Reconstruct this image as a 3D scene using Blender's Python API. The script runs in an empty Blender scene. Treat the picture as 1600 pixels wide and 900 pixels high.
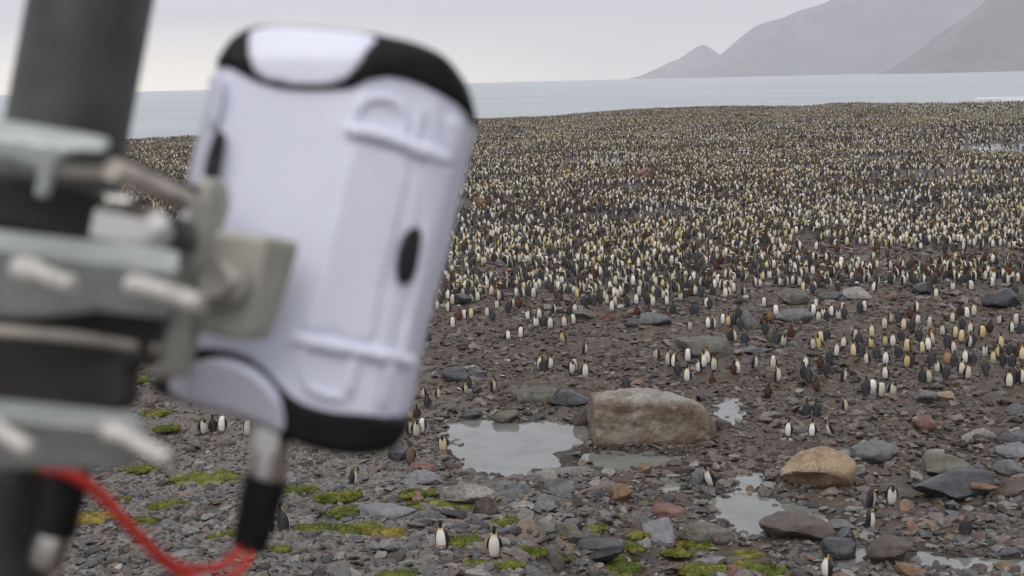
import bpy, bmesh, math, random
import numpy as np
from mathutils import Vector, Matrix, geometry, kdtree, noise as mnoise

S = bpy.context.scene
COL = S.collection
R = math.radians
rng = np.random.default_rng(11)
random.seed(5)

# ------------------------------------------------------------------ camera
F = 2222.0                    # focal length in pixels of a 1600 wide frame (50 mm on 36 mm)
CAMZ = 15.0
PITCH, ROLL = 8.30, 1.46
cam_d = bpy.data.cameras.new('camera')
cam = bpy.data.objects.new('camera', cam_d)
COL.objects.link(cam)
S.camera = cam
cam_d.lens = 50.0; cam_d.sensor_width = 36.0
cam_d.clip_start = 0.05; cam_d.clip_end = 90000
CM = Matrix.Translation((0, 0, CAMZ)) @ Matrix.Rotation(R(90 - PITCH), 4, 'X') @ Matrix.Rotation(R(-ROLL), 4, 'Z')
cam.matrix_world = CM
cam_d.dof.use_dof = True
cam_d.dof.focus_distance = 75.0
cam_d.dof.aperture_fstop = 5.8
cam_d.dof.aperture_blades = 0

# ------------------------------------------------------------------ sky and sun (overcast)
SUN_EL, SUN_AZ = 52.0, 200.0      # azimuth from +Y clockwise: behind the camera, a little left
W = bpy.data.worlds.new("World"); S.world = W; W.use_nodes = True
nt = W.node_tree; N = nt.nodes; L = nt.links
for n in list(N): N.remove(n)
out = N.new('ShaderNodeOutputWorld'); bg = N.new('ShaderNodeBackground')
sky = N.new('ShaderNodeTexSky'); sky.sky_type = 'NISHITA'; sky.sun_disc = False
sky.sun_elevation = R(SUN_EL); sky.sun_rotation = R(SUN_AZ); sky.air_density = 1.0; sky.dust_density = 3.0
tc = N.new('ShaderNodeTexCoord'); sep = N.new('ShaderNodeSeparateXYZ')
L.new(tc.outputs['Generated'], sep.inputs[0])
ramp = N.new('ShaderNodeValToRGB')            # height above the horizon -> cloud colour
e = ramp.color_ramp.elements
e[0].position = 0.0; e[0].color = (12.2, 11.3, 9.9, 1)
e[1].position = 1.0; e[1].color = (11.4, 11.3, 11.6, 1)
for p, c in ((0.02, (10.2, 9.7, 9.0, 1)), (0.045, (8.2, 8.0, 8.1, 1)), (0.10, (6.7, 6.8, 7.6, 1)), (0.2, (7.4, 7.5, 8.2, 1)), (0.4, (9.4, 9.3, 9.8, 1))):
    q = e.new(p); q.color = c
L.new(sep.outputs['Z'], ramp.inputs[0])
mp = N.new('ShaderNodeMapping'); mp.inputs['Scale'].default_value = (1.0, 1.0, 5.0)
nz = N.new('ShaderNodeTexNoise'); nz.inputs['Scale'].default_value = 2.2; nz.inputs['Detail'].default_value = 4
L.new(tc.outputs['Generated'], mp.inputs[0]); L.new(mp.outputs[0], nz.inputs[0])
mr = N.new('ShaderNodeMapRange'); mr.inputs[1].default_value = 0.3; mr.inputs[2].default_value = 0.7
mr.inputs[3].default_value = 0.86; mr.inputs[4].default_value = 1.12
L.new(nz.outputs[0], mr.inputs[0])
# paler, warmer break in the cloud low on the left
rb = N.new('ShaderNodeValToRGB'); rb.color_ramp.elements[0].color = (1, 1, 1, 1); rb.color_ramp.elements[1].color = (0, 0, 0, 1)
rb.color_ramp.elements[0].position = 0.012; rb.color_ramp.elements[1].position = 0.05
mb = N.new('ShaderNodeMapRange'); mb.inputs[1].default_value = 0.06; mb.inputs[2].default_value = -0.22
L.new(sep.outputs['Z'], rb.inputs[0]); L.new(sep.outputs['X'], mb.inputs[0])
mbz = N.new('ShaderNodeMath'); mbz.operation = 'MULTIPLY'; L.new(rb.outputs[0], mbz.inputs[0]); L.new(mb.outputs[0], mbz.inputs[1])
mba = N.new('ShaderNodeMix'); mba.data_type = 'RGBA'; mba.blend_type = 'ADD'; mba.inputs[7].default_value = (9.0, 7.6, 4.6, 1)
L.new(mbz.outputs[0], mba.inputs[0]); L.new(ramp.outputs[0], mba.inputs[6])
ml = N.new('ShaderNodeVectorMath'); ml.operation = 'SCALE'
L.new(mba.outputs[2], ml.inputs[0]); L.new(mr.outputs[0], ml.inputs['Scale'])
mx = N.new('ShaderNodeMix'); mx.data_type = 'RGBA'; mx.inputs[0].default_value = 0.93
L.new(sky.outputs[0], mx.inputs[6]); L.new(ml.outputs[0], mx.inputs[7])
L.new(mx.outputs[2], bg.inputs[0]); bg.inputs[1].default_value = 0.10
L.new(bg.outputs[0], out.inputs[0])
sd = bpy.data.lights.new('sun', 'SUN'); sun = bpy.data.objects.new('sun', sd); COL.objects.link(sun)
sd.energy = 1.5; sd.angle = R(35); sd.color = (1.0, 0.97, 0.93)
az = R(SUN_AZ)
sv = Vector((math.sin(az) * math.cos(R(SUN_EL)), math.cos(az) * math.cos(R(SUN_EL)), math.sin(R(SUN_EL))))
sun.rotation_euler = sv.to_track_quat('Z', 'Y').to_euler()
S.view_settings.view_transform = 'Standard'; S.view_settings.look = 'None'
S.view_settings.exposure = 0.0; S.view_settings.gamma = 1.0
S.cycles.volume_bounces = 1
S.cycles.max_bounces = 6
S.cycles.use_denoising = True

# ------------------------------------------------------------------ helpers
def hsh(ix, iy, s):
    h = (ix.astype(np.int64) * 374761393 + iy.astype(np.int64) * 668265263 + s * 982451653) & 0xffffffff
    h = ((h ^ (h >> 13)) * 1274126177) & 0xffffffff
    return ((h ^ (h >> 16)) & 0xffff) / 65535.0
def vnoise(x, y, s=0):
    ix = np.floor(x); iy = np.floor(y); fx = x - ix; fy = y - iy
    ix = ix.astype(np.int64); iy = iy.astype(np.int64)
    fx = fx * fx * (3 - 2 * fx); fy = fy * fy * (3 - 2 * fy)
    a = hsh(ix, iy, s); b = hsh(ix + 1, iy, s); c = hsh(ix, iy + 1, s); d = hsh(ix + 1, iy + 1, s)
    return (a + (b - a) * fx) * (1 - fy) + (c + (d - c) * fx) * fy
def fbm(x, y, s=0, o=3):
    t = 0; a = 1.0; tt = 0
    for k in range(o):
        t = t + a * vnoise(x * 2 ** k + 17.3 * k, y * 2 ** k - 9.1 * k, s + k); tt += a; a *= 0.5
    return t / tt
def sstep(a, b, x):
    t = np.clip((x - a) / (b - a), 0, 1); return t * t * (3 - 2 * t)

def props(o, label=None, cat=None, group=None, kind=None):
    if label: o['label'] = label
    if cat: o['category'] = cat
    if group: o['group'] = group
    if kind: o['kind'] = kind
    return o
def link(name, data, parent=None, loc=None):
    o = bpy.data.objects.new(name, data); COL.objects.link(o)
    if parent is not None: o.parent = parent
    if loc is not None: o.location = loc
    return o
def mesh_np(name, V, Fc, mats=(), smooth=True, fm=None):
    """V (n,3); Fc (m,k) array or list of faces."""
    me = bpy.data.meshes.new(name)
    V = np.asarray(V, dtype=np.float32)
    if isinstance(Fc, np.ndarray):
        m, k = Fc.shape
        me.vertices.add(len(V)); me.vertices.foreach_set('co', V.ravel())
        me.loops.add(m * k); me.loops.foreach_set('vertex_index', Fc.astype(np.int32).ravel())
        me.polygons.add(m); me.polygons.foreach_set('loop_start', np.arange(0, m * k, k, dtype=np.int32))
        me.update(calc_edges=True)
    else:
        me.from_pydata([tuple(v) for v in V.tolist()], [], [tuple(f) for f in Fc]); me.update()
    for mm in mats: me.materials.append(mm)
    if fm is not None: me.polygons.foreach_set('material_index', np.asarray(fm, dtype=np.int32))
    me.polygons.foreach_set('use_smooth', np.full(len(me.polygons), smooth))
    return me

def mat(name, col=(0.5, 0.5, 0.5), rough=0.6, metal=0.0, spec=0.5, build=None):
    m = bpy.data.materials.new(name); m.use_nodes = True
    b = m.node_tree.nodes['Principled BSDF']
    b.inputs['Base Color'].default_value = (*col, 1); b.inputs['Roughness'].default_value = rough
    b.inputs['Metallic'].default_value = metal; b.inputs['Specular IOR Level'].default_value = spec
    if build: build(m.node_tree, b)
    return m
def n_noise(nt, scale, detail=3, rough=0.55, coord='Object'):
    if coord == 'World':
        c = nt.nodes.new('ShaderNodeNewGeometry').outputs['Position']
    else:
        c = nt.nodes.new('ShaderNodeTexCoord').outputs[coord]
    n = nt.nodes.new('ShaderNodeTexNoise'); n.inputs['Scale'].default_value = scale
    n.inputs['Detail'].default_value = detail; n.inputs['Roughness'].default_value = rough
    nt.links.new(c, n.inputs['Vector']); return n.outputs[0]
def n_ramp(nt, fac, stops, const=False):
    r = nt.nodes.new('ShaderNodeValToRGB'); el = r.color_ramp.elements
    if const: r.color_ramp.interpolation = 'CONSTANT'
    el[0].position = stops[0][0]; el[0].color = (*stops[0][1], 1)
    el[1].position = stops[-1][0]; el[1].color = (*stops[-1][1], 1)
    for p, c in stops[1:-1]:
        q = el.new(p); q.color = (*c, 1)
    nt.links.new(fac, r.inputs[0]); return r.outputs[0]
def n_mix(nt, fac, a, b, mode='MIX'):
    m = nt.nodes.new('ShaderNodeMix'); m.data_type = 'RGBA'; m.blend_type = mode
    for s, v in ((0, fac), (6, a), (7, b)):
        if isinstance(v, (int, float)): m.inputs[s].default_value = v
        elif isinstance(v, tuple): m.inputs[s].default_value = (*v, 1)
        else: nt.links.new(v, m.inputs[s])
    return m.outputs[2]
def n_math(nt, op, a, b=0.0):
    m = nt.nodes.new('ShaderNodeMath'); m.operation = op
    for s, v in ((0, a), (1, b)):
        if isinstance(v, (int, float)): m.inputs[s].default_value = v
        else: nt.links.new(v, m.inputs[s])
    return m.outputs[0]
def n_bump(nt, b, h, strength=0.5, dist=0.05):
    m = nt.nodes.new('ShaderNodeBump'); m.inputs['Strength'].default_value = strength
    m.inputs['Distance'].default_value = dist
    nt.links.new(h, m.inputs['Height']); nt.links.new(m.outputs[0], b.inputs['Normal'])

# ------------------------------------------------------------------ picture <-> place
CR = np.array(CM.to_3x3())
def ray(px, py):
    d = CR @ np.array([(px - 800) / F, -(py - 450) / F, -1.0]); return d / d[1]
def hill(y):      # slope under the look-out on the left
    return np.interp(y, [-40, 0, 3, 10, 20, 28, 36, 43, 50, 60, 70], [13.0, 12.8, 12.0, 9.3, 6.2, 4.4, 3.2, 2.2, 0.75, 0.0, 0.0])
def hillr(y):
    return np.interp(y, [-40, 0, 3, 10, 20, 28, 36, 43, 50], [13.0, 12.8, 12.0, 8.6, 4.2, 1.9, 0.5, 0.0, 0.0])
def base(x, y):
    t = x / np.maximum(y, 5.0)
    w = 1 - sstep(-0.02, 0.12, t)
    b = hill(y) * w + hillr(y) * (1 - w)
    b = b + 0.9 * sstep(430, 620, y) * sstep(-0.05, 0.2, t) + 1.6 * sstep(560, 680, y) * sstep(0.12, 0.3, t)
    return b
def at(px, py, z=None):
    d = ray(px, py)
    if z is not None:
        t = (z - CAMZ) / d[2]; return d[0] * t, t
    lo, hi = 25.0, 1400.0
    ys = np.concatenate([np.arange(25, 120, 0.25), np.arange(120, 1400, 2.0)])
    g = CAMZ + d[2] * ys - base(d[0] * ys, ys)
    k = np.argmax(g < 0)
    if g[k] >= 0: return d[0] * 1000, 1000.0
    y0, y1 = ys[max(k - 1, 0)], ys[k]
    g0, g1 = g[max(k - 1, 0)], g[k]
    t = y0 + (y1 - y0) * g0 / max(g0 - g1, 1e-6)
    return d[0] * t, t

# shore distance by direction
SH = [(-900, 235), (-300, 229), (200, 220), (480, 203), (740, 187), (840, 184), (920, 177), (1000, 171.5), (1100, 167.5), (1250, 167), (1310, 162), (1400, 161), (1600, 159), (1900, 152), (2600, 140)]
shx, shy = [], []
for a, b_ in SH:
    d = ray(a, b_); x_, y_ = d[0], 1.0
    tt = 500.0
    for _ in range(12): tt = (float(base(x_ * tt, tt)) + 0.25 - CAMZ) / d[2]
    shx.append(x_); shy.append(tt)
def shore(x, y): return np.interp(x / np.maximum(y, 1.0), shx, shy)

# pools: outlines on the flat
POOLS = [
 [(693,657),(730,655),(770,654),(800,660),(850,656),(905,661),(926,672),(924,708),(912,720),(870,728),(835,722),(800,735),(772,731),(735,728),(715,712),(702,700),(695,680)],
 [(915,702),(960,698),(1010,706),(1062,712),(1075,722),(1020,737),(960,730),(925,722)],
 [(1018,756),(1050,742),(1080,736),(1095,748),(1078,765),(1035,772)],
 [(1112,632),(1135,622),(1162,618),(1168,640),(1150,668),(1125,672)],
 [(1130,738),(1178,734),(1200,752),(1188,772),(1240,783),(1285,793),(1305,812),(1350,822),(1348,842),(1300,840),(1250,826),(1205,822),(1180,838),(1146,832),(1125,808),(1108,782),(1120,768),(1150,765)],
 [(1405,858),(1440,853),(1480,866),(1530,868),(1580,866),(1640,872),(1640,884),(1560,888),(1500,884),(1440,880),(1405,870)],
 [(892,246),(940,244),(990,247),(992,256),(940,260),(897,256)],
 [(1512,227),(1560,224),(1680,223),(1680,239),(1560,240),(1520,237)],
 [(1295,840),(1345,846),(1360,862),(1350,884),(1318,880)],
]
pools = []
for P_ in POOLS:
    zl = float(base(*at(*P_[0]))) if P_[0][1] > 400 else 0.0
    w = [at(a, b_) for a, b_ in P_]
    zl = float(np.mean([base(x_, y_) for x_, y_ in w]))
    if P_[0][1] > 400: zl = 0.0
    pools.append((np.array(w), zl))
def sdist(X, Y, poly):
    """signed distance, negative inside"""
    d = np.full(X.shape, 1e9); ins = np.zeros(X.shape, bool); n = len(poly)
    for i in range(n):
        ax, ay = poly[i]; bx, by = poly[(i + 1) % n]
        ex, ey = bx - ax, by - ay; L2 = ex * ex + ey * ey + 1e-9
        t = np.clip(((X - ax) * ex + (Y - ay) * ey) / L2, 0, 1)
        d = np.minimum(d, np.hypot(X - ax - t * ex, Y - ay - t * ey))
        c = ((ay > Y) != (by > Y)) & (X < (bx - ax) * (Y - ay) / (by - ay + 1e-12) + ax)
        ins ^= c
    return np.where(ins, -d, d)
def pool_sd(x, y):
    best = np.full(np.shape(x), 1e9)
    for w, zl in pools:
        m = (x > w[:, 0].min() - 4) & (x < w[:, 0].max() + 4) & (y > w[:, 1].min() - 6) & (y < w[:, 1].max() + 6)
        if m.any(): best[m] = np.minimum(best[m], sdist(x[m], y[m], w))
    return best
def height(x, y):
    x = np.asarray(x, float); y = np.asarray(y, float)
    b = base(x, y)
    near = 1 - sstep(110, 260, y)
    amp = 0.16 + 0.3 * sstep(120, 400, y)
    rel = (fbm(x / 5.5, y / 5.5, 3, 3) - 0.5) * amp * 2
    rel = rel + near * ((fbm(x / 0.8, y / 0.9, 21, 3) - 0.5) * 0.34 + 0.13 * sstep(0.5, 0.75, vnoise(x / 0.55, y / 0.7, 31)))
    for w, zl in pools:
        far = w[:, 1].mean() > 150
        m = (x > w[:, 0].min() - 6) & (x < w[:, 0].max() + 6) & (y > w[:, 1].min() - 8) & (y < w[:, 1].max() + 8)
        if not m.any(): continue
        sd = sdist(x[m], y[m], w)
        wob = (fbm(x[m] / 0.8, y[m] / 0.8, 50, 2) - 0.5) * (0.7 if not far else 3.0)
        sd = sd + wob
        k = sstep(2.0, 0.3, sd) if not far else sstep(5, 1, sd)
        r = rel[m]; bb = b[m]
        tgt = zl - 0.055 + np.clip(sd, -1.2, 1.6) * (0.16 if not far else 0.05) + (fbm(x[m] / .35, y[m] / .35, 51, 2) - .5) * .10 * (not far)
        hh = (bb + r) * (1 - k) + np.where(sd > -.1, tgt, np.minimum(tgt, bb + r)) * k
        rel[m] = hh - bb
    s = y - shore(x, y)
    h = b + rel
    h = np.where(s > 0, h - sstep(0, 45, s) * (5.5 + b) - 0.02 * s.clip(0, 40), h)
    return np.maximum(h, -6.0)
def h1(x, y): return float(height(np.array([x]), np.array([y]))[0])

# ------------------------------------------------------------------ ground
def ground_nodes(nt, b):
    zone = nt.nodes.new('ShaderNodeAttribute'); zone.attribute_name = 'zone'
    sp = nt.nodes.new('ShaderNodeSeparateColor'); nt.links.new(zone.outputs['Color'], sp.inputs[0])
    n1 = n_noise(nt, 1.3, 5, 0.6, 'World'); n2 = n_noise(nt, 9, 4, 0.7, 'World'); n3 = n_noise(nt, 0.25, 3, 0.5, 'World')
    mud = n_ramp(nt, n1, [(0.3, (0.030, 0.021, 0.015)), (0.5, (0.082, 0.058, 0.042)), (0.7, (0.145, 0.106, 0.080))])
    mud = n_mix(nt, n_math(nt, 'MULTIPLY', n3, 0.6), mud, (0.075, 0.063, 0.055))
    grv = n_ramp(nt, n2, [(0.32, (0.05, 0.045, 0.04)), (0.5, (0.13, 0.118, 0.106)), (0.68, (0.25, 0.228, 0.205))])
    c = n_mix(nt, sp.outputs[0], mud, grv)
    crowd = n_ramp(nt, n1, [(0.35, (0.024, 0.018, 0.014)), (0.65, (0.066, 0.05, 0.039))])
    c = n_mix(nt, sp.outputs[1], c, crowd)
    grs = n_ramp(nt, n1, [(0.35, (0.06, 0.085, 0.025)), (0.6, (0.12, 0.155, 0.05))])
    c = n_mix(nt, sp.outputs[2], c, grs)
    wet = nt.nodes.new('ShaderNodeAttribute'); wet.attribute_name = 'wet'
    c = n_mix(nt, n_math(nt, 'MULTIPLY', wet.outputs['Fac'], 0.75), c, (0.022, 0.019, 0.015))
    nt.links.new(c, b.inputs['Base Color'])
    rr = nt.nodes.new('ShaderNodeMapRange'); rr.inputs[1].default_value = 0.35; rr.inputs[2].default_value = 0.65
    rr.inputs[3].default_value = 0.22; rr.inputs[4].default_value = 0.85
    nt.links.new(n1, rr.inputs[0]); nt.links.new(rr.outputs[0], b.inputs['Roughness'])
    n_bump(nt, b, n2, 0.9, 0.06)
M_ground = mat('beach_ground', build=ground_nodes, spec=0.22)

def build_ground():
    ys = [-40.0]
    while ys[-1] < 1350:
        y = ys[-1]
        if y < 22: s = 1.4
        elif y < 27: s = 0.4
        elif y < 75: s = 0.15
        elif y < 130: s = 0.15 + (y - 75) * 0.006
        else: s = y * 0.006 + (0.48 - 0.78)
        ys.append(y + max(s, 0.14))
    ys = np.array(ys)
    t = np.linspace(-1, 1, 561); u = 0.46 * t + 0.75 * t ** 5 + 0.10 * t ** 3
    Y, U = np.meshgrid(ys, u, indexing='ij')
    X = U * (np.maximum(Y, 0) + 22)
    H = height(X.ravel(), Y.ravel())
    V = np.stack([X.ravel(), Y.ravel(), H], 1)
    nr, nc = X.shape
    i = np.arange(nr - 1)[:, None] * nc + np.arange(nc - 1)[None]
    Fq = np.stack([i, i + 1, i + nc + 1, i + nc], -1).reshape(-1, 4)
    me = mesh_np('ground', V, Fq, [M_ground])
    x, y = V[:, 0], V[:, 1]; tt = x / np.maximum(y, 5)
    grav = sstep(0.0, -0.06, tt) * sstep(75, 60, y) * 0.9 + sstep(62, 50, y) * sstep(0.1, 0.0, tt) * 0.6
    crowd = sstep(105, 140, y)
    grn = sstep(425, 450, y) * sstep(0.25, 0.29, tt) * 0.95
    colr = np.stack([grav.clip(0, 1), crowd, grn, np.ones_like(x)], 1).astype(np.float32)
    a = me.attributes.new('zone', 'FLOAT_COLOR', 'POINT'); a.data.foreach_set('color', colr.ravel())
    wet = 1 - sstep(-.1, .9, pool_sd(x, y) + (fbm(x / .7, y / .7, 61, 2) - .5) * 1.2)
    a = me.attributes.new('wet', 'FLOAT', 'POINT'); a.data.foreach_set('value', wet.astype(np.float32))
    return props(link('ground', me), kind='structure')
ground = build_ground()

# ------------------------------------------------------------------ sea, foam, pools
def sea_nodes(nt, b):
    n = n_noise(nt, 0.06, 5, 0.65, 'World'); big = n_noise(nt, 0.004, 2, 0.5, 'World')
    c = n_ramp(nt, big, [(0.35, (0.27, 0.31, 0.325)), (0.65, (0.36, 0.40, 0.41))])
    nt.links.new(c, b.inputs['Base Color']); n_bump(nt, b, n, 0.35, 1.0)
M_sea = mat('sea_water', rough=0.35, build=sea_nodes)
def sheet(name, pts, z, m, kind='structure', flat=True):
    me = mesh_np(name, [(p[0], p[1], z) for p in pts], [list(range(len(pts)))], [m], smooth=False)
    o = link(name, me); o['kind'] = kind; return o
sheet('sea', [(-15400, -15400), (15400, -15400), (15400, 15400), (-15400, 15400)], -1.5, M_sea)
def pool_nodes(nt, b):
    n = n_noise(nt, 6, 2, 0.5, 'World'); c = n_noise(nt, 0.7, 3, 0.5, 'World')
    nt.links.new(n_ramp(nt, c, [(0.3, (0.12, 0.125, 0.11)), (0.7, (0.19, 0.20, 0.19))]), b.inputs['Base Color'])
    n_bump(nt, b, n, 0.02, 0.01)
M_pool = mat('pool_water', rough=0.04, build=pool_nodes)
for pi, (w, zl) in enumerate(pools):
    c = w.mean(0); v = w - c; r = np.hypot(v[:, 0], v[:, 1])[:, None]
    far = w[:, 1].mean() > 150
    sheet('pool', (w + v / r * (0.75 if not far else 1.5)).tolist(), zl - 0.055 - 0.004 * (pi == 1), M_pool)
# breaking wave on the right
def foam():
    V, Fc = [], []
    M_ = mat('foam', (0.66, 0.68, 0.69), 0.9)
    xs = np.linspace(0, 1, 60)
    for (a0, b0, a1, b1, wd) in ((1522, 154.5, 1720, 149.5, 9), (1565, 157, 1720, 153, 7)):
        p0 = at(a0, b0, -1.45); p1 = at(a1, b1, -1.45); k0 = len(V)
        for i, t in enumerate(xs):
            x = p0[0] + (p1[0] - p0[0]) * t; y = p0[1] + (p1[1] - p0[1]) * t + 6 * math.sin(t * 9)
            ww = wd * (0.3 + abs(math.sin(t * 7 + 1))) * min(1, 6 * t, 6 * (1 - t)) + 0.2
            ww *= .45 + 1.1 * mnoise.noise(Vector((i * .35, a0, 0))) ** 2 * 3; V += [(x, y - ww, -1.55), (x, y - ww * .3, -1.0), (x, y + ww, -1.55)]
            if i:
                j = k0 + 3 * i
                Fc += [(j - 3, j, j + 1, j - 2), (j - 2, j + 1, j + 2, j - 1)]
    o = link('breaking_wave', mesh_np('breaking_wave', V, Fc, [M_])); props(o, kind='structure')
foam()

# ------------------------------------------------------------------ far headlands
def hill_nodes(nt, b):
    n = n_noise(nt, 0.004, 6, 0.65, 'World')
    nt.links.new(n_ramp(nt, n, [(0.34, (0.035, 0.032, 0.03)), (0.5, (0.07, 0.058, 0.055)), (0.66, (0.125, 0.105, 0.10))]), b.inputs['Base Color'])
M_hill = mat('headland_rock', rough=0.9, build=hill_nodes)
def headland(prof, dist, depth, seed, name='headland'):
    """prof: crest line seen from the look-out (picture px), dist: metres to its foot"""
    xs = np.linspace(prof[0][0], prof[-1][0], 160)
    cy = np.interp(xs, [p[0] for p in prof], [p[1] for p in prof])
    rows = 34; V = []
    for j in range(rows):
        t = j / (rows - 1)                      # 0 foot .. 0.6 crest .. 1 back foot
        g = (t / 0.6) if t < 0.6 else (1 - (t - 0.6) / 0.4)
        for i, (a, b_) in enumerate(zip(xs, cy)):
            d = ray(a, b_); yc = dist + depth * 0.6
            top = CAMZ + d[2] * yc
            top = max(top, -1.5)
            X = d[0] * yc
            n = mnoise.fractal(Vector((X / 420 + seed, (dist + depth * t) / 420, seed)), 0.8, 2.1, 5)
            foot = 60 * mnoise.noise(Vector((i * 0.12, seed, 0)))
            y = dist + depth * t + foot * (1 - g)
            prof_g = math.sin(min(g, 1) * math.pi / 2) ** 0.9
            z = -8 + (top + 8) * prof_g + n * 60 * min((top + 2) / 200, 1) * math.sin(min(g, 1) * math.pi) * 1.0
            V.append((X * (y / yc) ** 0.35, y, z))
    nc = len(xs); i = np.arange(rows - 1)[:, None] * nc + np.arange(nc - 1)[None]
    Fq = np.stack([i, i + 1, i + nc + 1, i + nc], -1).reshape(-1, 4)
    props(link(name, mesh_np(name, V, Fq, [M_hill])), kind='structure')
headland([(985, 122.5), (1000, 119), (1020, 110), (1045, 98), (1062, 91), (1080, 79), (1090, 73), (1098, 70), (1106, 75), (1125, 88), (1150, 100), (1200, 119), (1240, 122)], 13200, 900, 3)
headland([(1062, 122), (1085, 112), (1105, 99), (1125, 86), (1140, 73), (1160, 56), (1180, 41), (1200, 34), (1225, 27), (1250, 16), (1280, 8), (1300, 1), (1350, -18), (1450, -30), (1520, -12), (1580, 0), (1800, 10), (2100, 60), (2300, 100)], 10600, 2200, 7)
headland([(1385, 117), (1400, 108), (1430, 92), (1455, 75), (1480, 55), (1510, 30), (1540, 2), (1580, -35), (1700, -90), (1900, -120), (2300, -60), (2700, 60)], 6600, 1500, 12)

# ------------------------------------------------------------------ stones
def rock_mesh(name, seed, sub=3, cuts=14, rough=0.10, mats=(), flat=1.0, dims=(1, 1, 1)):
    r_ = random.Random(seed); bm = bmesh.new(); bmesh.ops.create_icosphere(bm, subdivisions=sub, radius=1.0)
    planes = []
    for k in range(cuts):
        n = Vector((r_.gauss(0, 1), r_.gauss(0, 1), r_.gauss(0, 0.8))).normalized(); planes.append((n, r_.uniform(0.5, 0.86)))
    off = Vector((seed * 1.7, seed * 0.3, 0))
    for v in bm.verts:
        p = v.co.copy()
        for n, d in planes:
            q = p.dot(n) - d
            if q > 0: p -= n * q * 0.94
        p += p.normalized() * (mnoise.noise(p * 1.3 + off) * rough * 1.5 + mnoise.noise(p * 3.5 + off) * rough * 0.5 + mnoise.noise(p * 8 + off) * rough * 0.22)
        v.co = p
    for a in range(3):
        lo = min(v.co[a] for v in bm.verts); hi = max(v.co[a] for v in bm.verts)
        for v in bm.verts: v.co[a] = ((v.co[a] - lo) / (hi - lo) - 0.5) * dims[a]
    for f in bm.faces: f.smooth = True
    me = bpy.data.meshes.new(name); bm.to_mesh(me); bm.free()
    for m in mats: me.materials.append(m)
    try: me.set_sharp_from_angle(angle=R(38))
    except Exception: pass
    return me
PAL = [(0.0, (0.052, 0.051, 0.052)), (0.13, (0.12, 0.12, 0.12)), (0.27, (0.085, 0.073, 0.065)), (0.4, (0.20, 0.196, 0.185)), (0.52, (0.12, 0.097, 0.086)),
       (0.63, (0.095, 0.098, 0.105)), (0.74, (0.17, 0.14, 0.125)), (0.84, (0.24, 0.225, 0.20)), (0.93, (0.20, 0.155, 0.11)), (0.985, (0.21, 0.125, 0.09)), (1.0, (0.21, 0.125, 0.09))]
PALM = [(0.0, (0.064, 0.048, 0.039)), (0.18, (0.12, 0.088, 0.072)), (0.36, (0.038, 0.032, 0.029)), (0.52, (0.155, 0.118, 0.096)), (0.68, (0.088, 0.067, 0.055)), (0.82, (0.165, 0.15, 0.138)), (0.94, (0.19, 0.172, 0.155)), (0.992, (0.42, 0.41, 0.38)), (1.0, (0.42, 0.41, 0.38))]
def stone_nodes(nt, b, scale=3.0, PAL=PAL):
    oi = nt.nodes.new('ShaderNodeObjectInfo')
    c = n_ramp(nt, oi.outputs['Random'], PAL, True)
    n = n_noise(nt, scale, 5, 0.65)
    n2 = n_noise(nt, 14, 3, 0.7)
    v = n_ramp(nt, n, [(0.3, (0.45, 0.45, 0.45)), (0.7, (1.3, 1.3, 1.3))])
    c = n_mix(nt, 1.0, c, v, 'MULTIPLY')
    nt.links.new(c, b.inputs['Base Color'])
    mr_ = nt.nodes.new('ShaderNodeMapRange'); mr_.inputs[3].default_value = 0.28; mr_.inputs[4].default_value = 0.8
    nt.links.new(n, mr_.inputs[0]); nt.links.new(mr_.outputs[0], b.inputs['Roughness'])
    n_bump(nt, b, n2, 0.5, 0.03)
M_stone = mat('wet_stone', build=stone_nodes, spec=0.3)
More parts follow.
